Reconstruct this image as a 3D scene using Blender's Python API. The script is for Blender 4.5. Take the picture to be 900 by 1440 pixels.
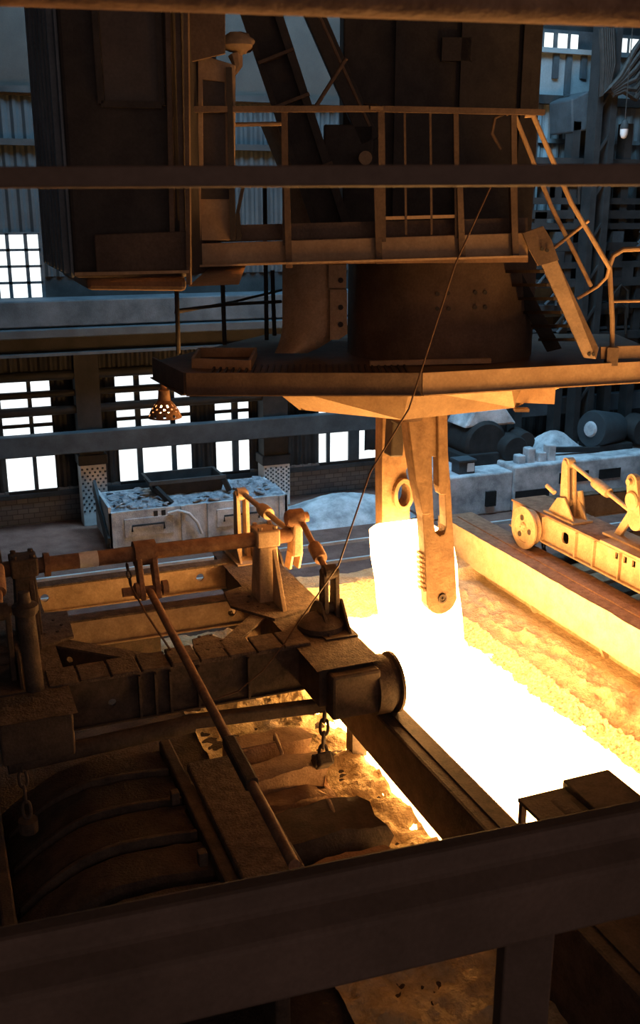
import bpy, bmesh, math, random
from mathutils import Vector, Matrix
random.seed(11)
S = bpy.context.scene
COL = S.collection
for o in list(bpy.data.objects): bpy.data.objects.remove(o)

# ------------------------------------------------------------------ camera
F = 1400.0; P = math.radians(16.7); YW = math.radians(21.5); H = 5.0
fw = Vector((math.sin(YW)*math.cos(P), math.cos(YW)*math.cos(P), -math.sin(P)))
rt = Vector((math.cos(YW), -math.sin(YW), 0)); up = rt.cross(fw)
cd = bpy.data.cameras.new('camera'); cam = bpy.data.objects.new('camera', cd); COL.objects.link(cam)
cd.sensor_fit = 'VERTICAL'; cd.sensor_height = 36.0; cd.lens = 36.0*F/1440.0
cd.clip_start = 0.05; cd.clip_end = 200
cam.matrix_world = Matrix(((rt.x, up.x, -fw.x, 0), (rt.y, up.y, -fw.y, 0), (rt.z, up.z, -fw.z, H), (0, 0, 0, 1)))
cd.dof.use_dof = True; cd.dof.focus_distance = 11.5; cd.dof.aperture_fstop = 4.0
S.camera = cam

# ------------------------------------------------------------------ world, exposure
W = bpy.data.worlds.new('hall_air'); S.world = W; W.use_nodes = True
W.node_tree.nodes['Background'].inputs[0].default_value = (0.66, 0.47, 0.42, 1)
W.node_tree.nodes['Background'].inputs[1].default_value = 0.33
S.view_settings.view_transform = 'Standard'; S.view_settings.look = 'None'
S.view_settings.exposure = 0.0; S.view_settings.gamma = 1.0
S.view_settings.use_curve_mapping = False
GLOW = 3.3          # white-hot steel
SKYL = 10.5          # roof lights

# ------------------------------------------------------------------ pixel helpers (900 x 1440 frame)
O = Vector((0, 0, H))
def ray(x, y): return fw*F + rt*(x-450) - up*(y-720)
def PZ(x, y, z): d = ray(x, y); return O + d*((z-H)/d.z)
def PY(x, y, c): d = ray(x, y); return O + d*(c/d.y)
def PX(x, y, c): d = ray(x, y); return O + d*(c/d.x)
def U(u, d, z): return Vector((u*math.cos(YW)+d*math.sin(YW), -u*math.sin(YW)+d*math.cos(YW), z))
def CU(x, y, d):
    v = y-720; f = F*math.cos(P)-v*math.sin(P)
    return ((x-450)/f*d, H-d*(F*math.sin(P)+v*math.cos(P))/f)
def C(x, y, d): u, z = CU(x, y, d); return U(u, d, z)

# ------------------------------------------------------------------ materials
def new_mat(name):
    m = bpy.data.materials.new(name); m.use_nodes = True
    nt = m.node_tree; return m, nt, nt.nodes['Principled BSDF']
def surf(name, a, b, rough=.7, metal=0., scale=6., bump=.15, c=None, detail=6., fine=40.):
    m, nt, bs = new_mat(name); N = nt.nodes; L = nt.links
    tc = N.new('ShaderNodeTexCoord'); geo = N.new('ShaderNodeNewGeometry')
    n1 = N.new('ShaderNodeTexNoise'); n1.inputs['Scale'].default_value = scale; n1.inputs['Detail'].default_value = detail
    n1.inputs['Roughness'].default_value = .65
    n2 = N.new('ShaderNodeTexNoise'); n2.inputs['Scale'].default_value = fine; n2.inputs['Detail'].default_value = 3
    L.new(geo.outputs['Position'], n1.inputs['Vector']); L.new(geo.outputs['Position'], n2.inputs['Vector'])
    cr = N.new('ShaderNodeValToRGB'); cr.color_ramp.elements[0].position = .35; cr.color_ramp.elements[1].position = .66
    cr.color_ramp.elements[0].color = (*a, 1); cr.color_ramp.elements[1].color = (*b, 1)
    if c: e = cr.color_ramp.elements.new(.8); e.color = (*c, 1)
    L.new(n1.outputs['Fac'], cr.inputs['Fac'])
    mx = N.new('ShaderNodeMix'); mx.data_type = 'RGBA'; mx.blend_type = 'MULTIPLY'; mx.inputs['Factor'].default_value = .35
    L.new(cr.outputs['Color'], mx.inputs['A']); L.new(n2.outputs['Fac'], mx.inputs['B'])
    L.new(mx.outputs['Result'], bs.inputs['Base Color'])
    bs.inputs['Specular IOR Level'].default_value = .22; bs.inputs['Roughness'].default_value = rough; bs.inputs['Metallic'].default_value = metal
    if bump:
        ad = N.new('ShaderNodeMath'); ad.operation = 'ADD'
        L.new(n1.outputs['Fac'], ad.inputs[0]); L.new(n2.outputs['Fac'], ad.inputs[1])
        bp = N.new('ShaderNodeBump'); bp.inputs['Strength'].default_value = bump; bp.inputs['Distance'].default_value = .03
        L.new(ad.outputs[0], bp.inputs['Height']); L.new(bp.outputs['Normal'], bs.inputs['Normal'])
    return m
def glow(name, col, s, noise=None):
    m, nt, bs = new_mat(name); N = nt.nodes; L = nt.links
    bs.inputs['Base Color'].default_value = (.3, .2, .1, 1)
    bs.inputs['Emission Color'].default_value = (*col, 1); bs.inputs['Emission Strength'].default_value = s
    if noise:
        geo = N.new('ShaderNodeNewGeometry'); n1 = N.new('ShaderNodeTexNoise'); n1.inputs['Scale'].default_value = noise[0]; n1.inputs['Detail'].default_value = 5
        L.new(geo.outputs['Position'], n1.inputs['Vector'])
        mr = N.new('ShaderNodeMapRange'); mr.inputs['From Min'].default_value = .3; mr.inputs['From Max'].default_value = .7
        mr.inputs['To Min'].default_value = s*noise[1]; mr.inputs['To Max'].default_value = s*noise[2]
        L.new(n1.outputs['Fac'], mr.inputs['Value']); L.new(mr.outputs['Result'], bs.inputs['Emission Strength'])
    return m
def bricks(name, a, b, mortar, sc):
    m, nt, bs = new_mat(name); N = nt.nodes; L = nt.links
    geo = N.new('ShaderNodeNewGeometry'); mp = N.new('ShaderNodeMapping'); mp.inputs['Rotation'].default_value = (math.pi/2, 0, 0)
    L.new(geo.outputs['Position'], mp.inputs['Vector'])
    br = N.new('ShaderNodeTexBrick'); br.inputs['Scale'].default_value = sc
    br.inputs['Color1'].default_value = (*a, 1); br.inputs['Color2'].default_value = (*b, 1); br.inputs['Mortar'].default_value = (*mortar, 1)
    L.new(mp.outputs['Vector'], br.inputs['Vector']); L.new(br.outputs['Color'], bs.inputs['Base Color'])
    bs.inputs['Roughness'].default_value = .9
    return m
M = dict(
    dark=surf('dark_oiled_steel', (.058, .050, .046), (.095, .08, .07), .62, 0, 3, .1),
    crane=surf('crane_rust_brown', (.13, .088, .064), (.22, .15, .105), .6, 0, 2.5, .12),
    cranelit=surf('lit_crane_ochre', (.46, .30, .175), (.62, .43, .26), .65, 0, 4, .12),  # crane brown lightened to put the pit's orange light into the colour
    panel=surf('cab_grey_panel', (.026, .024, .022), (.046, .041, .037), .5, 0, 1.5, .05),
    dust=surf('lit_scaled_steel', (.42, .30, .19), (.60, .45, .30), .7, 0, 5, .15),  # lit copy of the carriage steel, ingot glow put into its colour
    dustshade=surf('shaded_carriage_steel', (.075, .058, .047), (.15, .112, .085), .75, 0, 5, .2),  # shaded copy of the same steel, shade put into its colour
    crust=surf('crusty_top_plate', (.10, .078, .062), (.22, .165, .125), .9, 0, 9, .6),
    rust=surf('rust_pipe', (.22, .12, .075), (.38, .23, .14), .75, 0, 8, .25),
    tongs=surf('tong_forged_steel', (.20, .125, .07), (.34, .225, .13), .6, 0, 7, .2),
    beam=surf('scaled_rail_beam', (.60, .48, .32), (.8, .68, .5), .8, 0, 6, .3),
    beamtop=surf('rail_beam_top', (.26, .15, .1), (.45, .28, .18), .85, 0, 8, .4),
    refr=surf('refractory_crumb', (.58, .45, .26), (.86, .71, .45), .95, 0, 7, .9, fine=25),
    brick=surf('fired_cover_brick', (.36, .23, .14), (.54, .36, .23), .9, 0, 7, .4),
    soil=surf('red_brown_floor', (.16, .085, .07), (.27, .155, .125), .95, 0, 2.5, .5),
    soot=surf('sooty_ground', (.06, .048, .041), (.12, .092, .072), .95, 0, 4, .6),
    conc=surf('whitewashed_concrete', (.26, .29, .32), (.68, .73, .78), .9, 0, 2.2, .3, c=(.78, .81, .84)),
    pale=surf('pale_column_paint', (.5, .53, .55), (.66, .68, .7), .8, 0, 3, .1),
    slate=surf('slag_slate', (.12, .15, .19), (.4, .46, .52), .5, 0, 8, .3),
    bluesteel=surf('blue_grey_steel', (.03, .042, .052), (.06, .078, .092), .6, 0, 2, .1),
    bluepanel=surf('blue_grey_sheet', (.028, .037, .044), (.046, .06, .07), .6, 0, 1.2, .05),
    blackblue=surf('dark_wall_steel', (.014, .016, .018), (.034, .036, .038), .7, 0, 2, .1),
    girder=surf('grey_girder', (.035, .05, .062), (.085, .105, .125), .8, 0, 1.5, .2),
    wbrick=bricks('old_wall_brick', (.10, .11, .12), (.16, .165, .17), (.06, .065, .07), 2.2),
    white=surf('chalk_white_paint', (.84, .87, .9), (.92, .94, .96), .8, 0, 6, .1),
    cable=surf('black_cable', (.02, .018, .016), (.035, .03, .028), .6, 0, 9, .05),
    wire=surf('rusty_wire', (.14, .08, .05), (.22, .13, .08), .6, 0, 9, .05),
    sheetlit=surf('lit_crane_sheet', (.58, .41, .26), (.74, .55, .36), .7, 0, 5, .15),  # paler still: firelight on the casing and splash plate put into the colour
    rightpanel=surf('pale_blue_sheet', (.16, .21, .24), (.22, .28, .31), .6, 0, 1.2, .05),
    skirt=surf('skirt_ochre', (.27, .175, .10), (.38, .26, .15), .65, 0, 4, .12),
    cabside=surf('daylit_cab_side', (.17, .21, .25), (.28, .33, .38), .55, 0, 2, .1),  # cab's left side lightened and blued to carry window daylight
    front=surf('gallery_girder_paint', (.12, .085, .065), (.17, .12, .095), .7, 0, 2, .05),
    glass=surf('dusty_dark_glass', (.10, .075, .06), (.16, .125, .1), .25, 0, 1.2, .02),
    hot=glow('white_hot_steel', (1, .49, .145), 14*GLOW, (3, .8, 1.1)),
    bed=glow('white_hot_coke_bed', (1, .49, .145), 11*GLOW, (5, .6, 1.2)),
    ember=glow('ember_edge', (1, .36, .07), 1.5, (26, .1, 3.2)),
    pane=glow('daylit_dirty_pane', (.86, .96, 1.0), 1.4, (1.5, .8, 1.3)),
    sky=glow('roof_light_pane', (.36, .68, .95), 2.6*SKYL),
    bulb=glow('lamp_bulb', (1, .62, .3), 40),
    coolbulb=glow('cool_lamp_bulb', (.8, .95, 1), 8),
)

# ------------------------------------------------------------------ mesh builder
class MB:
    def __init__(s): s.v = []; s.f = []
    def add(s, vs, fs):
        k = len(s.v); s.v += [Vector(v) for v in vs]; s.f += [tuple(i+k for i in f) for f in fs]; return s
    def hexa(s, b, t):       # four bottom + four top points
        return s.add(list(b)+list(t), [(3, 2, 1, 0), (4, 5, 6, 7), (0, 1, 5, 4), (1, 2, 6, 5), (2, 3, 7, 6), (3, 0, 4, 7)])
    def box(s, x0, x1, y0, y1, z0, z1):
        return s.hexa([(x0, y0, z0), (x1, y0, z0), (x1, y1, z0), (x0, y1, z0)], [(x0, y0, z1), (x1, y0, z1), (x1, y1, z1), (x0, y1, z1)])
    def ubox(s, u0, u1, d0, d1, z0, z1):
        return s.hexa([U(u0, d0, z0), U(u1, d0, z0), U(u1, d1, z0), U(u0, d1, z0)], [U(u0, d0, z1), U(u1, d0, z1), U(u1, d1, z1), U(u0, d1, z1)])
    def prism(s, pts, ext):
        ext = Vector(ext); n = len(pts); pts = [Vector(p) for p in pts]
        return s.add(pts+[p+ext for p in pts], [tuple(reversed(range(n))), tuple(range(n, 2*n))]+[(i, (i+1) % n, n+(i+1) % n, n+i) for i in range(n)])
    def bar(s, p, q, w, h, side=None):     # rectangular bar p -> q, w sideways, h the other way
        p, q = Vector(p), Vector(q); d = (q-p).normalized()
        a = Vector(side).normalized() if side is not None else d.cross(Vector((0, 0, 1)))
        if a.length < 1e-4: a = Vector((1, 0, 0))
        a = (a-d*a.dot(d)).normalized(); b = a.cross(d)
        o = [a*(i*w/2)+b*(j*h/2) for i, j in ((-1, -1), (1, -1), (1, 1), (-1, 1))]
        return s.hexa([p+k for k in o], [q+k for k in o])
    def tube(s, path, r, n=10, cap=True):
        path = [Vector(p) for p in path]; rs = r if isinstance(r, (list, tuple)) else [r]*len(path)
        vs = []; fs = []; ref = None
        for i, p in enumerate(path):
            d = (path[min(i+1, len(path)-1)]-path[max(i-1, 0)]).normalized()
            if ref is None:
                ref = d.orthogonal().normalized()
            a = (ref-d*ref.dot(d)).normalized(); ref = a; b = d.cross(a)
            vs += [p+(a*math.cos(2*math.pi*k/n)+b*math.sin(2*math.pi*k/n))*rs[i] for k in range(n)]
        for i in range(len(path)-1):
            for k in range(n):
                fs.append((i*n+k, i*n+(k+1) % n, (i+1)*n+(k+1) % n, (i+1)*n+k))
        if cap: fs += [tuple(reversed(range(n))), tuple(range((len(path)-1)*n, len(path)*n))]
        return s.add(vs, fs)
    def lathe(s, c, axis, prof, n=24, cap=True):   # prof: (t along axis, r)
        c = Vector(c); d = Vector(axis).normalized(); a = d.orthogonal().normalized(); b = d.cross(a)
        vs = []; fs = []
        for t, r in prof:
            vs += [c+d*t+(a*math.cos(2*math.pi*k/n)+b*math.sin(2*math.pi*k/n))*max(r, 1e-4) for k in range(n)]
        for i in range(len(prof)-1):
            for k in range(n):
                fs.append((i*n+k, i*n+(k+1) % n, (i+1)*n+(k+1) % n, (i+1)*n+k))
        if cap: fs += [tuple(reversed(range(n))), tuple(range((len(prof)-1)*n, len(prof)*n))]
        return s.add(vs, fs)
    def plate(s, outline, holes, org, ax, ay, th):  # flat plate with real holes, (x,y) outline in org+ax*x+ay*y, thickness along ax x ay
        cu = bpy.data.curves.new('tmp', 'CURVE'); cu.dimensions = '2D'; cu.fill_mode = 'BOTH'; cu.extrude = th/2
        for poly in [outline]+holes:
            sp = cu.splines.new('POLY'); sp.points.add(len(poly)-1); sp.use_cyclic_u = True
            for i, q in enumerate(poly): sp.points[i].co = (q[0], q[1], 0, 1)
        ob = bpy.data.objects.new('tmp', cu); me = bpy.data.meshes.new_from_object(ob)
        org, ax, ay = Vector(org), Vector(ax), Vector(ay); az = ax.cross(ay)
        s.add([org+ax*v.co.x+ay*v.co.y+az*v.co.z for v in me.vertices], [tuple(p.vertices) for p in me.polygons])
        bpy.data.objects.remove(ob); bpy.data.curves.remove(cu); bpy.data.meshes.remove(me); return s
    def grid(s, fn, nu, nv):
        vs = [fn(i/nu, j/nv) for j in range(nv+1) for i in range(nu+1)]
        return s.add(vs, [(j*(nu+1)+i, j*(nu+1)+i+1, (j+1)*(nu+1)+i+1, (j+1)*(nu+1)+i) for j in range(nv) for i in range(nu)])
    def build(s, name, mat, parent=None, smooth=False, bevel=0., label=None):
        me = bpy.data.meshes.new(name); ob = bpy.data.objects.new(name, me)
        if parent is None:
            xs = [v.x for v in s.v]; ys = [v.y for v in s.v]
            org = Vector(((min(xs)+max(xs))/2, (min(ys)+max(ys))/2, min(v.z for v in s.v))); ob.location = org
        else:
            r = parent
            while r.parent: r = r.parent
            org = r.location.copy(); ob.parent = parent
            if parent.parent or parent.type == 'MESH':
                if parent is r: pass
        me.from_pydata([v-org for v in s.v], [], s.f); me.validate()
        bm = bmesh.new(); bm.from_mesh(me); bmesh.ops.remove_doubles(bm, verts=bm.verts, dist=1e-5)
        bmesh.ops.recalc_face_normals(bm, faces=bm.faces); bm.to_mesh(me); bm.free()
        me.materials.append(M[mat])
        if smooth: me.shade_smooth(); me.set_sharp_from_angle(angle=math.radians(38))
        if bevel:
            b = ob.modifiers.new('edge', 'BEVEL'); b.width = bevel; b.segments = 2; b.limit_method = 'ANGLE'; b.angle_limit = math.radians(40)
        COL.objects.link(ob)
        if label: ob['label'] = label
        return ob
def tag(o, label, cat, group=None, kind=None):
    o['label'] = label; o['category'] = cat
    if group: o['group'] = group
    if kind: o['kind'] = kind
    return o
def struct(o, label=None):
    o['kind'] = 'structure'
    if label: o['label'] = label
    return o
def thing(name, loc, label, cat, group=None):
    e = bpy.data.objects.new(name, None); e.location = loc; e.empty_display_size = .2; COL.objects.link(e)
    return tag(e, label, cat, group)
def copies(src, parent, offs):
    for q in offs:
        c = src.copy(); COL.objects.link(c); c.parent = parent; c.location = src.location+Vector(q)
def circ(cx, cy, r, n=20, a0=0): return [(cx+r*math.cos(a0+2*math.pi*k/n), cy+r*math.sin(a0+2*math.pi*k/n)) for k in range(n)]
def hsh(*a):
    x = math.sin(sum(v*k for v, k in zip(a, (12.9898, 78.233, 37.719))))*43758.5453; return x-math.floor(x)
def vn(x, y):
    i, j = math.floor(x), math.floor(y); fx, fy = x-i, y-j; fx = fx*fx*(3-2*fx); fy = fy*fy*(3-2*fy)
    return (hsh(i, j)*(1-fx)+hsh(i+1, j)*fx)*(1-fy)+(hsh(i, j+1)*(1-fx)+hsh(i+1, j+1)*fx)*fy
def fbm(x, y): return vn(x, y)*.5+vn(x*2.1, y*2.1)*.28+vn(x*4.3, y*4.3)*.15+vn(x*9, y*9)*.07

FZ = -1.5      # hall floor
GZ = -.95      # ground around the pit
WY = 21.6      # back wall
# ================================================================== SETTING
struct(MB().box(-8, 32, 13.9, 26, FZ-.3, FZ).build('floor', 'soil'))
struct(MB().box(-8, 32, -4, 26, 13.0, 13.2).build('ceiling', 'blackblue'))
struct(MB().box(-8.3, -8, -4, 26, FZ, 13).build('wall_left', 'blackblue'))
struct(MB().box(32, 32.3, -4, 26, FZ, 13).build('wall_right', 'blackblue'))
def rolling(x0, x1, y0, y1, z, nx, ny, amp, sc):
    return MB().grid(lambda a, b: (x0+(x1-x0)*a, y0+(y1-y0)*b, z+amp*(fbm((x0+(x1-x0)*a)*sc, (y0+(y1-y0)*b)*sc)-.5)), nx, ny)
struct(rolling(-8, 4.0, -4, 13.9, GZ, 60, 90, .10, 1.5).build('ground_left', 'soot'))
struct(rolling(7.6, 32, -4, 13.9, GZ-.05, 80, 60, .10, 1.2).build('ground_right', 'soot'))
# crumbly lit shoulder between the covers and the left rail beam
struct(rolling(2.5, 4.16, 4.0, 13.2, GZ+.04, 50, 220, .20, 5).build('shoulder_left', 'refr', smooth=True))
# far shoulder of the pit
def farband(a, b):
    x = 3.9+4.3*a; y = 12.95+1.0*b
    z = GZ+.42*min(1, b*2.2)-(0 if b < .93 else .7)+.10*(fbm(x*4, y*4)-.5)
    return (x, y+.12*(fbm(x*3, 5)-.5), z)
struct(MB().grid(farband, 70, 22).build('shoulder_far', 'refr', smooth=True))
# sloping refractory wall on the right of the pit
prof = [(6.80, -1.02), (6.92, -.93), (7.02, -.86), (7.25, -.80), (7.42, -.74), (7.55, -.72), (7.66, -.70), (7.8, -.72), (8.12, -.74), (8.14, -.55), (8.15, -.3)]
def slope(a, b):
    t = b*(len(prof)-1); i = min(int(t), len(prof)-2); f = t-i
    x = prof[i][0]*(1-f)+prof[i+1][0]*f; z = prof[i][1]*(1-f)+prof[i+1][1]*f; y = 2+11.6*a
    k = 1 if (x < 7.1 or 7.35 < x < 7.75) else .35
    if x > 8: k = .1
    return (x+.16*k*(fbm(y*2.4, z*7+x*2)-.5), y, z+.20*k*(fbm(y*4.5, x*6)-.5))
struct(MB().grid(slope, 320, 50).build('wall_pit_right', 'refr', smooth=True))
# near end block of the pit
struct(MB().box(4.02, 6.0, .3, 6.1, GZ-.2, -.02).build('wall_pit_near', 'dustshade', bevel=.03))

# glowing bed: one heap nobody could count
def bedfn(a, b):
    y = 0.5+12.6*b; x = 4.04+(6.95-4.04)*a
    if a > .85: x += .22*(a-.85)/.15*(fbm(y*5, 3)-.5)*2
    return (x, y, GZ+.10*fbm(x*5, y*5)-.03)
tag(MB().grid(bedfn, 70, 260).build('glowing_bed', 'bed', smooth=True), 'white-hot glowing bed along the bottom of the soaking pit', 'hot bed', kind='stuff')
def emb(a, b):
    y = 0.5+12.6*a; x = 6.80+.30*b+.16*(fbm(y*5, b*3)-.5)
    return (x, y, GZ+.04+.12*b*b+.07*(fbm(x*22, y*22)-.5))
tag(MB().grid(emb, 900, 14).build('ember_crumbs', 'ember'), 'glowing orange crumbs along the ragged edge of the hot bed', 'embers', kind='stuff')

# rail beams either side of the pit
lb = thing('rail_beam', (3.87, 8, -.45), 'dark scaled rail beam along the pit under the carriage wheel by the front girder', 'rail beam')
MB().box(3.97, 4.3, -3, 13.4, -.58, 0).build('body', 'dustshade', lb, bevel=.03)
MB().box(4.10, 4.24, -3, 13.4, 0, .02).build('running_strip', 'dustshade', lb)
for i, y in enumerate((1.5, 4.0, 6.6, 9.2, 11.8)): MB().box(4.02, 4.2, y, y+.18, GZ-.1, -.62).build('support', 'dustshade', lb)
rb = thing('rail_beam', (8.3, 8, -.56), 'bright lit rail beam beyond the hot bed carrying the spoked-hole wheel', 'rail beam')
def bfn(a, b): # slightly uneven inner face
    y = -3+17.6*a; z = -.57+.57*b
    return (7.95+.02*(fbm(y*3, z*6)-.5), y, z+(.02*(fbm(y*5, 1)-.5)))
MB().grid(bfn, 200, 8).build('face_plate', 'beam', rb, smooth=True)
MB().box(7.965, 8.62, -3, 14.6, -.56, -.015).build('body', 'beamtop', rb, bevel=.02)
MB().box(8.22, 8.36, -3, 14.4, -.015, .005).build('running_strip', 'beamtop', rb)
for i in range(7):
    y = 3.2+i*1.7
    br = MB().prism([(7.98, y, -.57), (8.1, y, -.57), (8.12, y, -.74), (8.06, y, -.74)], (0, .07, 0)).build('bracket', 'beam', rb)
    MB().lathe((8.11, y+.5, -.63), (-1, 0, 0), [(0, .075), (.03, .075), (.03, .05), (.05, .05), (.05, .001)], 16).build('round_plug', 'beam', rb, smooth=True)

# ================================================================== INGOT + TONGS
ti = Vector((5.05, 9.95, 1.46)); bi = Vector((5.40, 9.95, -.9))
ib = MB(); h = .41
def ring(c, r, ch): return [c+Vector(q) for q in ((-r+ch, -r, 0), (r-ch, -r, 0), (r, -r+ch, 0), (r, r-ch, 0), (r-ch, r, 0), (-r+ch, r, 0), (-r, r-ch, 0), (-r, -r+ch, 0))]
rings = [ring(ti, .33, .08), ring(ti+(bi-ti)*.02, .395, .09)]
for k in range(1, 9): rings.append(ring(ti+(bi-ti)*(.05+.95*k/8), .41+.006*math.sin(k*2.3), .09))
n = 8
ib.add([v for r in rings for v in r], [tuple(range(n))]+[(i*n+k, i*n+(k+1) % n, (i+1)*n+(k+1) % n, (i+1)*n+k) for i in range(len(rings)-1) for k in range(n)]+[tuple(range((len(rings)-1)*n, len(rings)*n))])
tag(ib.build('steel_ingot', 'hot', bevel=.02), 'white-hot steel ingot hanging in the crane tongs above the pit', 'ingot')

tg = thing('ingot_tongs', (5.2, 9.7, 2.9), 'orange-lit forged ingot tongs hanging below the crane, gripping the hot ingot', 'tongs')
# front leg: plate with a long slot
FY = 9.38
def fp(x, y): p = PY(x, y, FY); return (p.x, p.z)
cx, cz = fp(617, 838); r = abs(fp(638, 838)[0]-cx)
out = [fp(566, 575), fp(572, 630), fp(580, 680), fp(590, 725), fp(594, 790), fp(596, 838)]
out += [(cx+r*math.cos(a), cz+r*math.sin(a)) for a in [math.pi+math.pi*k/10 for k in range(1, 10)]]
out += [fp(638, 838), fp(635, 780), fp(632, 735), fp(629, 680), fp(625, 630), fp(621, 575)]
slot = [fp(604, 690), fp(606, 735), fp(608, 746), fp(614, 751), fp(620, 748), fp(623, 738), fp(621, 690), fp(618, 640), fp(603, 640)]
leg = MB().plate(out, [slot], (0, FY, 0), (1, 0, 0), (0, 0, 1), .16).build('front_leg', 'tongs', tg, bevel=.012)
MB().lathe((cx, FY-.08, cz), (0, -1, 0), [(0, .055), (.02, .055), (.02, .035), (.012, .035), (.012, .012), (.035, .012), (.035, .001)], 20).build('pivot_pin', 'dustshade', leg, smooth=True)
a, b = fp(617, 575), fp(616, 692)
gb = [fp(608, 575), fp(609, 680), fp(612, 692), fp(619, 692), fp(623, 682), fp(621, 575)]
MB().plate(gb, [], (0, FY-.06, 0), (1, 0, 0), (0, 0, 1), .14).build('slide_bar', 'tongs', tg, bevel=.015)
il = [fp(566, 575), fp(585, 575), fp(596, 640), fp(597, 720), fp(588, 720), fp(578, 670)]
MB().plate(il, [], (0, FY-.09, 0), (1, 0, 0), (0, 0, 1), .05).build('cheek_plate', 'tongs', tg, bevel=.01)
for k in range(8):
    p = fp(592.5+.25*k, 778+7*k); MB().box(p[0]-.02, p[0]+.03, FY-.06, FY+.09, p[1]-.02, p[1]+.008).build('grip_tooth', 'tongs', leg)
MB().box(cx-.12, cx+.08, FY+.07, FY+.19, cz-.12, cz+.12).build('grip_pad', 'tongs', tg, bevel=.02)
# rear leg with an eye
RY = 10.48
def rp(x, y): p = PY(x, y, RY); return (p.x, p.z)
ro = [rp(533, 575), rp(532, 660), rp(533, 780), rp(570, 780), rp(572, 690), rp(566, 660), rp(572, 640), rp(572, 575)]
eye = [rp(560+10*math.cos(t), 691+18*math.sin(t)) for t in [2*math.pi*k/18 for k in range(18)]]
rl = MB().plate(ro, [eye], (0, RY, 0), (1, 0, 0), (0, 0, 1), .2).build('rear_leg', 'tongs', tg, bevel=.015)
ec = rp(560, 691)
MB().plate([(ec[0]+.135*math.cos(t), ec[1]+.2*math.sin(t)) for t in [2*math.pi*k/24 for k in range(24)]],
           [[(ec[0]+.085*math.cos(t), ec[1]+.145*math.sin(t)) for t in [2*math.pi*k/24 for k in range(24)]]], (0, RY-.12, 0), (1, 0, 0), (0, 0, 1), .1).build('eye_collar', 'tongs', rl, bevel=.012)
p0, p1 = PY(557, 575, 10.1), PY(553, 640, 10.1)
MB().bar(p0, p1, .2, .16).build('spreader_rod', 'dark', tg, bevel=.02)
MB().bar(PY(590, 575, 9.8), PY(585, 600, 9.8), .34, .5).build('head_block', 'dark', tg, bevel=.02)
# ================================================================== CRANE
cr = thing('charging_crane', U(1.2, 11.2, 3.2), 'dark hanging ingot crane with cab, railed platforms and stair above the pit', 'crane')
# lower platform
pl = [(-1.8, 10.86), (-1.315, 9.77), (1.0, 9.77), (3.95, 10.75), (3.95, 13.4), (-.7, 13.4)]
lp = MB().prism([U(u, d, 3.31) for u, d in pl], (0, 0, .15)).build('lower_platform', 'crane', cr, bevel=.01)
for (u0, d0), (u1, d1), mt in ((pl[0], pl[1], 'crane'), (pl[1], pl[2], 'crane'), (pl[2], pl[3], 'cranelit')):  # right-hand edge gets the lit tone, the others plain crane brown
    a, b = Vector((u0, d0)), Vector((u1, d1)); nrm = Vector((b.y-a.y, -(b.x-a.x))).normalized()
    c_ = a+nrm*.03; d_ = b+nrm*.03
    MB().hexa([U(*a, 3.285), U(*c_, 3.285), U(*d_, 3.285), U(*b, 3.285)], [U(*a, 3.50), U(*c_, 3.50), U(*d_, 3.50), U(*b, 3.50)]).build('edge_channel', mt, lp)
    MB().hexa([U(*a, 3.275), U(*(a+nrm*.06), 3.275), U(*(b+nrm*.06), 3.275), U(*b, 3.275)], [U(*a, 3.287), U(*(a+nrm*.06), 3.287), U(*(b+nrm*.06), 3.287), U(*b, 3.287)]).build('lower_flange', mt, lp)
# walkway grating bars
for k in range(30):
    u = -1.1+k*.068
    MB().ubox(u, u+.02, 9.86, 10.45, 3.46, 3.485).build('grating_bar', 'dark', lp)
# hatch frame on the deck at the left
hq = [(-1.32, 10.35), (-.72, 10.2), (-.72, 11.2), (-1.35, 11.2)]
for i in range(4):
    a, b = hq[i], hq[(i+1) % 4]
    MB().bar(U(a[0], a[1], 3.5), U(b[0], b[1], 3.5), .03, .12).build('hatch_coaming', 'cranelit', lp)
MB().bar(U(*CU(520, 505, 10.4)[:1], 10.4, 3.50), U(CU(690, 502, 10.6)[0], 10.6, 3.50), .05, .05).build('deck_bar', 'cranelit', lp)
# faceted skirt under the platform
top = [(-.75, 11.0), (-.55, 10.25), (.9, 9.95), (1.95, 10.1), (2.9, 10.7), (3.0, 12.2), (.2, 12.8)]
bot = [(-.25, 11.1), (-.22, 10.45), (.85, 10.05), (2.05, 10.35), (2.35, 10.75), (2.4, 12.0), (.3, 12.5)]
zb = [3.03, 3.0, 2.97, 3.04, 3.08, 3.1, 3.05]
sk = MB(); nn = len(top)
sk.add([U(u, d, 3.31) for u, d in top]+[U(u, d, z) for (u, d), z in zip(bot, zb)], [(i, (i+1) % nn, nn+(i+1) % nn, nn+i) for i in range(nn)]+[tuple(range(nn, 2*nn))])
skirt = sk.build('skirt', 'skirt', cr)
MB().prism([U(2.05, 10.32, 3.31), U(2.5, 10.5, 3.31), U(2.5, 10.5, 3.05), U(2.05, 10.32, 3.1)], U(0, .05, 0)).build('skirt_gusset', 'cranelit', skirt)
MB().lathe(U(.92, 10.3, 2.93), (0, 0, 1), [(0, .16), (.03, .16), (.03, .12), (.2, .12)], 20).build('guide_collar', 'crane', skirt, smooth=True)
for u, d in ((2.1, 10.38), (-.15, 10.48)): MB().ubox(u-.05, u+.1, d-.06, d+.05, 3.0, 3.03).build('skirt_foot', 'crane', skirt)
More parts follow.
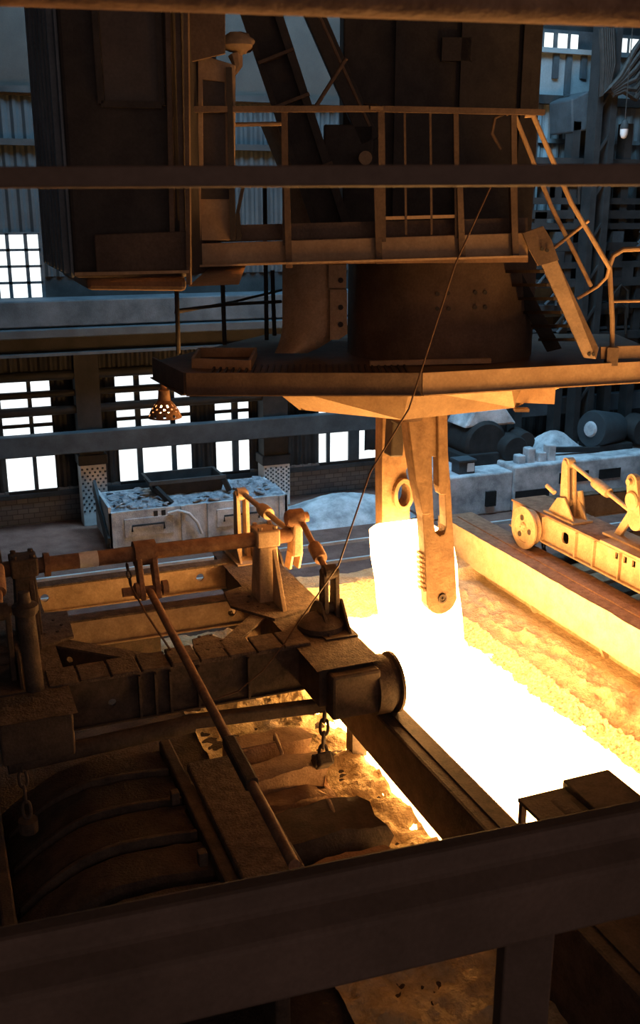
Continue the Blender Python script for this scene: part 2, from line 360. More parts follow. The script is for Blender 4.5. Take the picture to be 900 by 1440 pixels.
# drum between the platforms, with bolts
dr = MB().lathe(U(1.38, 11.65, 3.46), (0, 0, 1), [(0, 1.06), (1.15, 1.06), (1.15, 1.0), (1.2, 1.0)], 64).build('mast_drum', 'crane', cr, smooth=True)
for x, y in ((615, 413), (630, 412), (668, 411), (682, 411), (615, 434), (631, 434), (668, 432), (682, 432)):
    u, z = CU(x, y, 10.62); d = 11.65-math.sqrt(1.06**2-(u-1.38)**2)
    u, z = CU(x, y, d)
    MB().lathe(U(u, d+.01, z), U(0, -1, 0), [(0, .022), (.03, .022), (.03, .001)], 8).build('bolt', 'dark', dr)
# flared casing left of the drum (bulged curved sheet with rounded foot)
def casing(a, b):
    y = 176+b*(497-176)
    xl = 366+29*min(1, (y-176)/70) if y < 246 else (397 if y < 455 else 397-11*((y-455)/42)**2)
    xr = 412+40*min(1, (y-176)/110) if y < 300 else (487 if y < 445 else 487-55*((y-445)/52)**2.2)
    if y < 300 and y >= 246: xr = 440+47*(y-246)/54
    d = 11.35-.22*math.sin(math.pi*a)-(.14*((max(0, y-455))/42)**2)
    return C(xl+(xr-xl)*a, y, d)
cs = MB().grid(casing, 14, 40)
k0 = len(cs.v); cs.grid(lambda a, b: casing(a, b)+U(0, .05, 0), 14, 40)
ca = cs.build('flared_casing', 'sheetlit', cr, smooth=True)
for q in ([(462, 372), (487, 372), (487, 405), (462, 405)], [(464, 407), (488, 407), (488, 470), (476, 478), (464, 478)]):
    MB().prism([C(x, y, 11.12) for x, y in q], U(0, .03, 0)).build('side_plate', 'sheetlit', ca, bevel=.004)
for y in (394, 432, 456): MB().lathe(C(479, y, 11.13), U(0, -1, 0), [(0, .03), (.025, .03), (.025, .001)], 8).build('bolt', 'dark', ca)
# upper platform
def UPd(x): return 9.3+(x-265)/(740-265)*.5
ud = MB().prism([U(*q, 4.55) for q in ((CU(262, 340, 9.3)[0], 9.32), (CU(745, 330, 9.8)[0], 9.82), (2.1, 11.2), (-1.1, 11.2))], (0, 0, .06)).build('upper_platform', 'crane', cr)
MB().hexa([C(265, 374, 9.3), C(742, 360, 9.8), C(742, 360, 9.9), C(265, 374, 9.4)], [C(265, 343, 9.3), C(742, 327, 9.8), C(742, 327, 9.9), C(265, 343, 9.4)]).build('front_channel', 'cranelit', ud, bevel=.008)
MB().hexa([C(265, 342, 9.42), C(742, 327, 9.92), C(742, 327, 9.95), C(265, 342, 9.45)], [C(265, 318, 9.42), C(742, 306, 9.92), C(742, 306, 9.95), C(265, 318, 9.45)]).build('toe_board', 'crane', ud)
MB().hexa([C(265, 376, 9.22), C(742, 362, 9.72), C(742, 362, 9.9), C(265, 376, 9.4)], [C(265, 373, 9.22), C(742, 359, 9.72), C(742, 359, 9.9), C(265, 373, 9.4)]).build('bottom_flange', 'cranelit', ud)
for x, y0, y1 in ((404, 262, 377), (531, 262, 371), (648, 262, 366), (723, 262, 362)):
    d = UPd(x)-.06
    MB().prism([C(x-5, y0, d), C(x+3, y0, d), C(x+7, y1, d), C(x-2, y1, d)], U(0, .12, 0)).build('post_bracket', 'crane', ud)
# upper handrail
hr = MB().bar(C(100, 156, 9.0), C(250, 153, 9.22), .05, .05).bar(C(250, 154, 9.22), C(530, 153, 9.55), .05, .05).bar(C(520, 153, 9.55), C(765, 158, 9.8), .05, .05).build('handrail', 'crane', cr)
for x, y0, y1, w in ((400, 152, 345, .055), (536, 155, 340, .06), (569, 155, 330, .02), (605, 155, 330, .02), (641, 155, 335, .045), (722, 157, 330, .05), (256, 153, 345, .07)):
    d = UPd(x)
    MB().bar(C(x, y0, d), C(x+2, y1, d), w, w, rt).build('rail_post', 'crane', hr)
MB().bar(C(540, 307, 9.6), C(645, 304, 9.7), .025, .03).build('mid_rail', 'cranelit', hr)
MB().tube([C(277, 235, 9.5), C(277, 190, 9.5), C(281, 180, 9.5), C(290, 176, 9.5), C(398, 174, 9.6)], .02, 8).build('mid_rail', 'cranelit', hr, smooth=True)
MB().bar(C(530, 152, 9.5), C(520, 148, 9.7), .12, .03).build('splice_plate', 'crane', hr)
# stair at the right: stringer, second stringer, treads, two handrails
st = MB().prism([C(735, 328, 9.75), C(764, 318, 9.75), C(776, 338, 9.75), C(786, 366, 9.75), C(757, 374, 9.75), C(744, 350, 9.75)], U(0, .04, 0)).prism([C(757, 362, 9.75), C(782, 362, 9.75), C(842, 490, 10.2), C(838, 505, 10.2), C(822, 503, 10.2)], U(0, .05, 0)).build('stair_stringer', 'crane', cr)
MB().prism([C(700, 362, 10.9), C(722, 362, 10.9), C(790, 490, 11.1), C(770, 495, 11.1)], U(0, .05, 0)).build('stair_stringer', 'dark', cr)
for k in range(6):
    t = (k+.5)/6; a = C(768+58*t, 372+115*t, 9.8+.4*t); b = C(712+62*t, 372+115*t, 10.9+.2*t)
    MB().bar(a, b, .2, .03).build('stair_tread', 'dark', st)
for k, (x, y) in enumerate(((762, 350), (769, 352), (828, 498), (834, 498))): MB().lathe(C(x, y, 9.74+.44*(k > 1)), U(0, -1, 0), [(0, .018), (.02, .018), (.02, .001)], 8).build('bolt', 'dark', st)
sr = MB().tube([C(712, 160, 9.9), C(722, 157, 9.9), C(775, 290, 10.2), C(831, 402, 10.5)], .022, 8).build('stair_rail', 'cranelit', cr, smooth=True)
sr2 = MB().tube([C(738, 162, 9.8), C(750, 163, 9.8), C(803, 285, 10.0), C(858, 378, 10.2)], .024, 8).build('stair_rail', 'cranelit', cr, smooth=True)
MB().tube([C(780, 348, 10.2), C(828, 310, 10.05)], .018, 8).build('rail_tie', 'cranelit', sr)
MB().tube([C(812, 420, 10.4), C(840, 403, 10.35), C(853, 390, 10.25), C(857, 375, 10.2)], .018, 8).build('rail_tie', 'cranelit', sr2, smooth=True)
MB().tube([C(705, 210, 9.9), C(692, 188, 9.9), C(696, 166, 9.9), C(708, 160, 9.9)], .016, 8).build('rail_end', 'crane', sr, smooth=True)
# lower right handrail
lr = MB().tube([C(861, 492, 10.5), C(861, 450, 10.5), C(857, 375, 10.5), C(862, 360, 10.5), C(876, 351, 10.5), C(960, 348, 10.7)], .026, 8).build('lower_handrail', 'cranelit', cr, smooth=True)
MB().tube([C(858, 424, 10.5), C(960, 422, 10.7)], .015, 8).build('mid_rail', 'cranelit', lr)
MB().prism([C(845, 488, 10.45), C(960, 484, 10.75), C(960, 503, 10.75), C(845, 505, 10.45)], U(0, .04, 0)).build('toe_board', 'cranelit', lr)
MB().ubox(*[CU(855, 495, 10.5)[0]+k for k in (-.03, .09)], 10.42, 10.52, 3.47, 3.66).build('post_socket', 'crane', lr)
# rear left thin railing
bl = MB().tube([C(246, 437, 12.0), C(320, 428, 12.2), C(396, 424, 12.4)], .02, 8).build('rear_railing', 'dark', cr)
MB().tube([C(246, 440, 12.0), C(330, 424, 12.6), C(396, 408, 13.0)], .016, 8).build('mid_rail', 'dark', bl)
for x, y0, y1, d in ((248, 395, 497, 12.0), (313, 395, 486, 12.3), (372, 240, 478, 12.6), (383, 380, 472, 12.8)):
    MB().tube([C(x, y0, d), C(x+3, y1, d)], .028, 8).build('rail_post', 'dark', bl)
# mast housing and braces above
mh = MB().ubox(CU(482, 200, 11.5)[0], CU(755, 200, 11.5)[0], 11.5, 13.6, 4.6, 9.2).build('mast_housing', 'dark', cr, bevel=.02)
for x in (560, 650, 735):
    MB().ubox(CU(x, 200, 11.45)[0]-.05, CU(x, 200, 11.45)[0]+.05, 11.42, 11.5, 4.6, 9.2).build('stiffener', 'dark', mh)
MB().ubox(CU(622, 60, 11.4)[0], CU(665, 60, 11.4)[0], 11.42, 11.5, CU(0, 85, 11.4)[1], CU(0, 52, 11.4)[1]).build('cover_plate', 'dark', mh)
db = MB().bar(C(345-125*1.06, -40-370*1.06, 10.9), C(470, 330, 10.9), .34, .25, rt).build('diagonal_brace', 'dark', cr, bevel=.01)
MB().bar(C(372-120*1.06, -40-370*1.06, 10.72), C(492, 330, 10.72), .08, .1, rt).build('flange', 'dark', db)
MB().bar(C(322-125*1.06, -40-370*1.06, 10.72), C(447, 330, 10.72), .06, .1, rt).build('flange', 'dark', db)
for t in (.35, .52, .78): MB().bar(C(320+125*t, -40+370*t, 10.7), C(370+125*t, -60+370*t, 10.7), .03, .12, rt).build('batten', 'crane', db)
d2 = MB().bar(C(415-105*1.5, -40-240*1.5, 11.2), C(520, 200, 11.2), .2, .2, rt).build('diagonal_brace', 'dark', cr, bevel=.01)
MB().tube([C(448, 20, 10.6), C(514, 165, 10.6), C(520, 178, 10.6)], .018, 8).build('stay_rod', 'crane', d2)
MB().tube([C(444, 150, 10.4), C(487, 82, 10.4)], .02, 8).build('stay_rod', 'crane', d2)
MB().ubox(CU(455, 230, 11.1)[0], CU(525, 230, 11.1)[0], 11.1, 11.3, CU(0, 245, 11.1)[1], CU(0, 175, 11.1)[1]).build('gear_box', 'dark', cr, bevel=.02)
MB().lathe(C(514, 222, 11.0), U(0, 1, 0), [(0, .07), (.2, .07)], 16).build('shaft_end', 'cranelit', cr)
# unseen bridge trolley deck, added overhead to keep roof light off the platform
MB().ubox(-4.0, 6.0, 8.0, 17.0, 9.2, 9.6).build('trolley_shade_deck', 'dark', cr)
# cab
cab_fp = [(-2.10, 8.75), (-1.17, 8.75), (-1.02, 9.6), (-1.05, 11.0), (-2.9, 11.0)]
cab = MB().prism([U(*q, 4.47) for q in cab_fp], (0, 0, 4.8)).build('cab', 'dark', cr, bevel=.03)
MB().prism([U(*q, 4.36) for q in ((-2.02, 8.82), (-1.14, 8.70), (-1.32, 9.6), (-1.5, 10.9), (-2.75, 10.9))], (0, 0, .12)).build('cab_base', 'crane', cab, bevel=.04)
MB().hexa([C(136, 384, 8.66), C(268, 382, 8.66), C(268, 382, 8.8), C(136, 384, 8.8)], [C(132, 330, 8.66), C(263, 325, 8.66), C(263, 325, 8.8), C(132, 330, 8.8)]).build('cab_sill', 'crane', cab, bevel=.01)
MB().hexa([C(105, 388, 8.60), C(266, 384, 8.60), C(266, 384, 8.78), C(105, 388, 8.78)], [C(105, 383, 8.60), C(266, 380, 8.60), C(266, 380, 8.78), C(105, 383, 8.78)]).build('cab_sill_flange', 'cranelit', cab)
# front window: frame bars and pane
wf = [(132, -10), (222, -10), (228, 148), (143, 146)]
wp = MB().prism([C(x, y, 8.735) for x, y in wf], U(0, .01, 0)).build('cab_window', 'glass', cab)
for i in range(4):
    a, b = wf[i], wf[(i+1) % 4]
    MB().bar(C(*a, 8.72), C(*b, 8.72), .05, .05).build('window_frame', 'dark', wp)
for x in (236, 250): MB().bar(C(x, -10, 8.70), C(x+8, 382, 8.70), .04, .06, rt).build('corner_rib', 'crane', cab)
MB().bar(C(262, -10, 8.68), C(266, 400, 8.68), .035, .1, rt).build('corner_rib', 'crane', cab)
# left side sheet with ribs
def LF(t, z): return U(-2.10-.8*t-.0, 8.75+2.25*t, z)
for k in range(7):
    t = .08+k*.14; q = U(-.028*2.25, -.028*.8, 0)
    MB().hexa([LF(t, 4.5), LF(t, 4.5)+q, LF(t+.05, 4.5)+q, LF(t+.05, 4.5)], [LF(t, 7.6), LF(t, 7.6)+q, LF(t+.05, 7.6)+q, LF(t+.05, 7.6)]).build('side_rib', 'cabside', cab)
MB().hexa([LF(.02, 4.47), LF(.02, 4.47)+U(-.02, -.01, 0), LF(.99, 4.47)+U(-.02, -.01, 0), LF(.99, 4.47)], [LF(.02, 7.65), LF(.02, 7.65)+U(-.02, -.01, 0), LF(.99, 7.65)+U(-.02, -.01, 0), LF(.99, 7.65)]).build('side_sheet', 'cabside', cab)
# door on the right side of the cab, opened a little
dq = [(279, 72), (331, 92), (331, 338), (279, 338)]
door = MB().plate([CU(279, 76, 9.35), CU(331, 92, 9.35), CU(330, 338, 9.35), CU(279, 338, 9.35)],
                  [[CU(285, 112, 9.35), CU(316, 116, 9.35), CU(318, 236, 9.35), CU(286, 236, 9.35)]], U(0, 9.35, 0), rt, Vector((0, 0, 1)), .05).build('cab_door', 'cranelit', cab, bevel=.006)
MB().prism([C(285, 112, 9.36), C(316, 116, 9.36), C(318, 236, 9.36), C(286, 236, 9.36)], U(0, .01, 0)).build('door_pane', 'glass', door)
MB().bar(C(322, 95, 9.3), C(328, 338, 9.3), .05, .05, rt).build('door_post', 'dark', door)
MB().prism([C(282, 262, 9.31), C(322, 262, 9.31), C(322, 280, 9.31), C(282, 280, 9.31)], U(0, .02, 0)).build('kick_plate', 'dark', door)
MB().bar(C(342, 262, 9.32), C(334, 300, 9.32), .03, .03, rt).bar(C(334, 300, 9.32), C(337, 338, 9.32), .04, .04, rt).build('door_stay', 'dark', door)
MB().prism([C(233, -10, 9.2), C(316, -10, 9.2), C(316, 75, 9.2), C(233, 95, 9.2)], U(0, .05, 0)).build('upper_panel', 'crane', cab)
MB().prism([C(265, 260, 9.28), C(282, 260, 9.28), C(282, 338, 9.28), C(265, 338, 9.28)], U(0, .04, 0)).build('jamb_panel', 'cranelit', cab)
# crumpled cloth bundle and light sheet
def cloth(a, b):
    th = a*2*math.pi; ph = b*math.pi; r = .16+.06*(fbm(a*6+1, b*5)-.5)*2
    return C(334, 61, 9.9)+U(r*1.0*math.sin(ph)*math.cos(th), r*.8*math.sin(ph)*math.sin(th), r*.55*math.cos(ph))
MB().grid(cloth, 24, 14).build('rag_bundle', 'cranelit', cr, smooth=True)
MB().tube([C(331, 78, 9.9), C(334, 92, 9.88), C(330, 104, 9.9)], [.07, .05, .02], 8).build('rag_tail', 'cranelit', cr, smooth=True)
MB().hexa([C(264, 403, 8.95), C(336, 400, 8.95), C(336, 400, 9.0), C(264, 403, 9.0)], [C(298, 374, 9.6), C(346, 372, 9.6), C(346, 372, 9.65), C(298, 374, 9.65)]).build('splash_plate', 'sheetlit', cr)

# pendant lamp under the platform corner
lpz = C(232, 540, 10.75)
lm = thing('pendant_lamp', C(232, 592, 10.75), 'perforated conical lamp glowing under the crane platform corner', 'lamp')
a0 = C(232, 587, 10.75); hgt = lpz.z-a0.z
MB().lathe(a0+Vector((0, 0, hgt*.52)), (0, 0, 1), [(0, .07), (hgt*.3, .06), (hgt*.32, .035), (hgt*.55, .03)], 16).build('lamp_neck', 'rust', lm, smooth=True)
sh = MB(); nr, ns = 12, 40
prof2 = [(0, .185), (.02, .178), (.05, .165), (.07, .158), (.085, .15), (.10, .14), (.115, .13), (.13, .118), (.15, .10), (.165, .09), (.19, .07), (.22, .06), (.25, .055)]
vs = [a0+Vector((r*math.cos(2*math.pi*k/ns), r*math.sin(2*math.pi*k/ns), t)) for t, r in prof2 for k in range(ns)]
fs = []
for i in range(len(prof2)-1):
    for k in range(ns):
        if i in (1, 3, 5, 7) and (k+(i//2)*2) % 4 == 0: continue
        fs.append((i*ns+k, i*ns+(k+1) % ns, (i+1)*ns+(k+1) % ns, (i+1)*ns+k))
MB().add(vs, fs).build('lamp_shade', 'rust', lm)
MB().lathe(a0+Vector((0, 0, .035)), (0, 0, 1), [(0, .01), (.02, .05), (.06, .06), (.10, .04), (.14, .025)], 14).build('bulb', 'bulb', lm, smooth=True)

# ================================================================== COVER CARRIAGES
def wheel(parent, c, axis, r, w, mat):
    ax = Vector(axis); out = [(r*math.cos(t), r*math.sin(t)) for t in [2*math.pi*k/40 for k in range(40)]]
    b = MB().lathe(c, ax, [(-w, r), (-w*.15, r), (-w*.1, r+.05), (w*.15, r+.05), (w*.2, r*.93), (w*.2, r*.80), (w*.05, r*.78), (w*.05, r*.3), (w*.25, r*.28), (w*.25, .001)], 40).build('wheel', mat, parent, smooth=True)
    for k in range(3):
        t = 2*math.pi*k/3+1.2
        MB().lathe(Vector(c)+ax*(w*.05)+Vector((0, math.cos(t), math.sin(t)))*r*.56, ax, [(-.01, .045), (.012, .045), (.012, .03), (.002, .03), (.002, .001)], 14).build('lightening_hole', 'dark', b)
    for k in range(6):
        t = 2*math.pi*k/6
        MB().lathe(Vector(c)+ax*(w*.25)+Vector((0, math.cos(t), math.sin(t)))*r*.19, ax, [(0, .012), (.015, .012), (.015, .001)], 8).build('hub_bolt', mat, b)
    return b
def lever(parent, x, y, z0, z1, w, mat, lean=0.):
    """fork lever: two cheek bars with a cap and pin on a ribbed base"""
    g = MB()
    for s in (-1, 1): g.hexa([(x+s*w*.5-.025, y-.11, z0), (x+s*w*.5+.025, y-.11, z0), (x+s*w*.5+.025, y+.11, z0), (x+s*w*.5-.025, y+.11, z0)],
                             [(x+s*w*.5-.025, y-.07+lean, z1), (x+s*w*.5+.025, y-.07+lean, z1), (x+s*w*.5+.025, y+.07+lean, z1), (x+s*w*.5-.025, y+.07+lean, z1)])
    lv = g.build('lever_arm', mat, parent, bevel=.008)
    MB().lathe((x-w*.75, y+lean, z1), (1, 0, 0), [(0, .05), (.03, .05), (.03, .085), (w*1.5-.03, .085), (w*1.5-.03, .05), (w*1.5, .05)], 18).build('pin', mat, lv, smooth=True)
    for s in (-1, 1):
        MB().prism([(x+s*(w*.5+.04), y-.34, z0-.01), (x+s*(w*.5+.04), y+.34, z0-.01), (x+s*(w*.5+.04), y+.12, z0+.26), (x+s*(w*.5+.04), y-.06, z0+.30)], (s*.03, 0, 0)).build('base_gusset', mat, lv, bevel=.005)
    MB().lathe((x-w*.9, y, z0+.2), (1, 0, 0), [(0, .06), (w*1.8, .06)], 14).build('base_pin', mat, lv, smooth=True)
    MB().box(x-w*.5-.12, x+w*.5+.12, y-.38, y+.38, z0-.03, z0).build('base_plate', mat, lv)
    return lv
def linkrod(parent, p, q, r, mat, t0=.45, t1=.62):
    p, q = Vector(p), Vector(q)
    lr_ = MB().tube([p, q], r, 12).build('link_rod', mat, parent, smooth=True)
    d = (q-p); L = d.length; d.normalize()
    MB().lathe(p+d*(L*t0), d, [(0, r), (0, r*2.1), (L*(t1-t0)*.2, r*2.3), (L*(t1-t0)*.8, r*2.3), (L*(t1-t0), r*2.1), (L*(t1-t0), r)], 12).build('turnbuckle', mat, lr_, smooth=True)
    return lr_
def pedestal(parent, x, y, z0, z1, mat, face):
    b = MB().hexa([(x-.13, y-.17, z0), (x+.13, y-.17, z0), (x+.13, y+.17, z0), (x-.13, y+.17, z0)], [(x-.11, y-.13, z1-.2), (x+.11, y-.13, z1-.2), (x+.11, y+.13, z1-.2), (x-.11, y+.13, z1-.2)]).build('bearing_pedestal', mat, parent, bevel=.012)
    MB().box(x-.14, x+.14, y-.15, y+.15, z1-.2, z1+.0).build('bearing_cap', mat, b, bevel=.02)
    for i in (-1, 1):
        for j in (-1, 1): MB().lathe((x+i*.09, y+j*.1, z1), (0, 0, 1), [(0, .028), (.035, .028), (.035, .001)], 6).build('cap_bolt', mat, b)
    MB().prism([(x+face*.05-.02, y-.17, z1-.22), (x+face*.05-.02, y-.52, z0), (x+face*.05-.02, y-.17, z0)], (.05, 0, 0)).build('rib', mat, b, bevel=.006)
    return b
def ibeam_x(parent, name, x0, x1, y, z0, z1, mat, holes, fl=.16, topmat='crust'):
    """plate girder along X with drilled web facing the camera"""
    w = MB().plate([(x0, z0), (x1, z0), (x1, z1), (x0, z1)], [circ(hx, hz, hr) for hx, hz, hr in holes], (0, y, 0), (1, 0, 0), (0, 0, 1), .03).build(name, mat, parent)
    MB().box(x0, x1, y-.03, y+fl, z1, z1+.025).build('top_flange', topmat, w, bevel=.004)
    MB().box(x0, x1, y-.05, y+fl, z0-.02, z0).build('bottom_flange', mat, w, bevel=.004)
    return w
lc = thing('cover_carriage', (2.1, 10.2, 0), 'scaled steel cover carriage with tube shaft, cross girders and long push rod beside the ingot', 'carriage')
ZT, ZB = .65, .2
# right sill
sl = MB().box(3.32, 3.95, 8.45, 12.35, ZB, ZT-.02).build('side_sill', 'dustshade', lc, bevel=.02)
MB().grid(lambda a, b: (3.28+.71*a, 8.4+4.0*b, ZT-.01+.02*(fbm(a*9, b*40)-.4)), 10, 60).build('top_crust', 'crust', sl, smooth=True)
MB().box(3.95, 4.02, 8.45, 12.35, ZB-.02, ZB+.03).build('lower_flange', 'dustshade', sl)
wheel(lc, (4.16, 8.52, .315), (1, 0, 0), .27, .12, 'dustshade')
wheel(lc, (4.16, 12.2, .315), (1, 0, 0), .27, .12, 'dustshade')
MB().lathe((3.9, 8.52, .315), (1, 0, 0), [(0, .31), (.17, .31), (.17, .28), (.2, .28)], 36).build('wheel_box', 'dustshade', lc, smooth=True)
MB().box(3.40, 3.93, 8.28, 8.5, .12, .60).build('end_box', 'dustshade', lc, bevel=.03)
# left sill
s2 = MB().box(.25, .9, 8.45, 12.35, ZB, ZT-.02).build('side_sill', 'dustshade', lc, bevel=.02)
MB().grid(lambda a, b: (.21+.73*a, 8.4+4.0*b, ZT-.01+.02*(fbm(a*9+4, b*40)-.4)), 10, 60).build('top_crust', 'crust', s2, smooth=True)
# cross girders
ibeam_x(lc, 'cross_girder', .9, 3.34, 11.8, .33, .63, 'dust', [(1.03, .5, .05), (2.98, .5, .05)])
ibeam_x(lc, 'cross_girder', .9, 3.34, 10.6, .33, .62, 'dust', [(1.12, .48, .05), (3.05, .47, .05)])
fg = ibeam_x(lc, 'front_girder', .75, 3.45, 9.05, .16, .62, 'dustshade', [(1.35, .36, .04)], .3)
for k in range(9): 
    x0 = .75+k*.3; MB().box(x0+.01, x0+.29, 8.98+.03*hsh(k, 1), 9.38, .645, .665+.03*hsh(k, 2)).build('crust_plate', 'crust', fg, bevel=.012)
for x in (1.62, 1.78, 1.93, 2.22, 2.75): MB().box(x-.012, x+.012, 8.97, 9.04, .16, .62).build('stiffener', 'dustshade', fg)
MB().bar((2.0, 8.85, .10), (3.5, 8.62, .13), .12, .13).build('lower_bar', 'dustshade', lc, bevel=.02)
MB().tube([(.3, 8.7, .08), (2.1, 8.8, .1)], .09, 14).build('lower_tube', 'dustshade', lc, smooth=True)
# diagonals with gusset plates
def diag(p, q, mat, hx):
    p, q = Vector(p), Vector(q); d = (q-p).normalized(); n_ = Vector((d.y, -d.x, 0)); L = (q-p).length
    w = MB().plate([(0, -.3), (L, -.3), (L, 0), (0, 0)], [circ(hx*L, -.12, .035, 14)], p, d, (0, 0, 1), .03).build('diagonal_brace', mat, lc)
    MB().bar(p+Vector((0, 0, .012))-n_*.06, q+Vector((0, 0, .012))-n_*.06, .18, .025).build('top_flange', 'crust', w)
diag((3.25, 10.15, .62), (2.45, 9.25, .62), 'dust', .2)
diag((.85, 10.1, .62), (1.75, 9.28, .62), 'dustshade', .25)
for pts in ([(3.0, 10.75), (3.5, 10.95), (3.75, 9.9), (3.3, 9.75), (2.95, 10.3)], [(.7, 10.9), (1.18, 10.85), (1.15, 10.1), (.7, 9.9)], [(2.25, 9.2), (2.75, 9.2), (2.5, 9.62), (2.3, 9.55)]):
    gp = MB().prism([(x, y, .64) for x, y in pts], (0, 0, .035)).build('gusset_plate', 'crust', lc, bevel=.006)
    cx_ = sum(p[0] for p in pts)/len(pts); cy_ = sum(p[1] for p in pts)/len(pts)
    for k in range(6):
        MB().lathe((cx_+.13*math.cos(k*1.05), cy_+.2*math.sin(k*1.05), .675), (0, 0, 1), [(0, .018), (.012, .018), (.012, .001)], 8).build('rivet', 'dustshade', gp)
# shaft on pedestals
SY, SZ = 10.42, 1.40
shf = MB().tube([(-.6, SY, SZ), (3.75, SY, SZ)], .085, 18).build('tube_shaft', 'rust', lc, smooth=True)
MB().lathe((1.30, SY, SZ), (1, 0, 0), [(0, .087), (0, .0885), (.2, .0885), (.2, .087)], 18).build('white_band', 'white', shf, smooth=True, label='white painted band on the tube shaft')
MB().lathe((.93, SY, SZ), (1, 0, 0), [(0, .13), (.06, .13)], 20).build('collar', 'rust', shf, smooth=True)
pedestal(lc, 3.42, SY, .66, 1.53, 'dust', 1)
pedestal(lc, .72, SY, .66, 1.53, 'dustshade', 1)
# forked lever on the shaft with the long push rod
ul = PZ(203, 775, SZ); lx = PY(203, 780, SY).x
fk = MB().lathe((lx-.12, SY, SZ), (1, 0, 0), [(0, .14), (.24, .14)], 24).build('lever_hub', 'rust', lc, smooth=True)
for s in (-1, 1): MB().hexa([(lx+s*.085-.03, SY-.14, SZ-.02), (lx+s*.085+.03, SY-.14, SZ-.02), (lx+s*.085+.03, SY+.08, SZ-.02), (lx+s*.085-.03, SY+.08, SZ-.02)][::-1],
                            [(lx+s*.085-.03, SY-.30, SZ-.45), (lx+s*.085+.03, SY-.30, SZ-.45), (lx+s*.085+.03, SY-.14, SZ-.45), (lx+s*.085-.03, SY-.14, SZ-.45)][::-1]).build('fork_cheek', 'rust', fk, bevel=.01)
MB().lathe((lx-.3, SY-.2, SZ-.36), (1, 0, 0), [(0, .05), (.12, .05), (.14, .09), (.18, .09), (.18, .04), (.44, .04), (.44, .08), (.5, .08)], 16).build('fork_pin', 'rust', fk, smooth=True)
ya = Vector((lx, SY-.22, SZ-.38)); yb = Vector((1.94, 5.4, .80))
pr_ = MB().tube([ya, yb], .042, 12).build('push_rod', 'rust', lc, smooth=True)
MB().bar(ya+(yb-ya)*.66, ya+(yb-ya)*.8, .11, .10).build('rod_sleeve', 'dustshade', pr_, bevel=.02)
# levers and links on the right sill
lever(lc, 3.62, 12.0, .66, 1.5, .12, 'dust')
ml = MB().hexa([(3.72, SY-.1, SZ-.25), (3.86, SY-.1, SZ-.25), (3.86, SY+.12, SZ-.25), (3.72, SY+.12, SZ-.25)], [(3.74, SY-.09, SZ+.2), (3.86, SY-.09, SZ+.2), (3.86, SY+.09, SZ+.2), (3.74, SY+.09, SZ+.2)]).build('crank_arm', 'dust', lc, bevel=.03)
MB().lathe((3.68, SY, SZ+.2), (1, 0, 0), [(0, .08), (.05, .11), (.2, .11), (.22, .06), (.27, .06)], 16).build('crank_pin', 'rust', ml, smooth=True)
for s in (-1, 1): MB().bar((3.79+s*.055, SY, SZ-.2), (3.77+s*.055, SY+.05, SZ-.42), .04, .1).build('crank_fork', 'dust', ml, bevel=.01)
lever(lc, 3.82, 9.42, .66, 1.27, .13, 'dustshade')
linkrod(lc, (3.65, 12.0, 1.5), (3.72, SY+.1, SZ+.05), .035, 'dust')
linkrod(lc, (3.86, SY, SZ+.18), (3.84, 9.5, 1.22), .035, 'rust', .5, .75)
MB().lathe((3.7, 9.38, .66), (0, 0, 1), [(0, .26), (.06, .26), (.12, .18), (.16, .1)], 18).build('lever_boss', 'dustshade', lc, smooth=True)
# left-hand linkage cluster
lever(lc, .38, 9.35, .66, 1.35, .16, 'dustshade')
linkrod(lc, (.45, SY, 1.62), (.40, 9.42, 1.32), .035, 'rust', .3, .7)
MB().hexa([(.36, SY-.1, SZ-.2), (.52, SY-.1, SZ-.2), (.52, SY+.12, SZ-.2), (.36, SY+.12, SZ-.2)], [(.38, SY-.09, SZ+.28), (.5, SY-.09, SZ+.28), (.5, SY+.09, SZ+.28), (.38, SY+.09, SZ+.28)]).build('crank_arm', 'dustshade', lc, bevel=.03)
MB().tube([(.62, 8.9, .7), (.6, 8.95, 1.45)], .085, 14).build('upright_tube', 'dustshade', lc, smooth=True)
MB().lathe((.6, 8.95, 1.45), (0, 0, 1), [(0, .1), (.03, .12), (.09, .12), (.12, .06), (.22, .05)], 14).build('tube_head', 'dustshade', lc, smooth=True)

# right carriage
rc = thing('cover_carriage', (10.0, 11.6, 0), 'bright yellow-lit cover carriage with spoked-hole wheel and stiffened sill on the far rail', 'carriage')
X0 = 8.56
ox = [(11.55-12.36, .36+.07*0)]
web = [(9.0, .18), (13.2, .18), (13.2, .55), (9.0, .55)]
oval = [(11.75+.09*math.copysign(abs(math.cos(t))**.7, math.cos(t)), .375+.085*math.copysign(abs(math.sin(t))**.7, math.sin(t))) for t in [2*math.pi*k/24 for k in range(24)]]
sq = [[(10.55-.18*k-.035, .44), (10.55-.18*k+.035, .44), (10.55-.18*k+.035, .53), (10.55-.18*k-.035, .53)] for k in range(9)]
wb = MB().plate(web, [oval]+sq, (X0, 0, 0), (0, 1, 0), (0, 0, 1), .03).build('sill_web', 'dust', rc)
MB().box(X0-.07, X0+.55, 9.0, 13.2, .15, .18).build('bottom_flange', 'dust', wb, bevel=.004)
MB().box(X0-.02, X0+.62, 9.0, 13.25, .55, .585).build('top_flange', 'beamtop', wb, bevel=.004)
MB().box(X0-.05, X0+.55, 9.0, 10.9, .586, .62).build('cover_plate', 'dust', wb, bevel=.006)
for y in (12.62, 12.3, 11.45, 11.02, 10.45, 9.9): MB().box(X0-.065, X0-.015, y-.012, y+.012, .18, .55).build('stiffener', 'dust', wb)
MB().plate(web, [], (X0+.52, 0, 0), (0, 1, 0), (0, 0, 1), .03).build('sill_web', 'dustshade', rc)
wheel(rc, (8.33, 12.52, .335), (-1, 0, 0), .285, .13, 'dust')
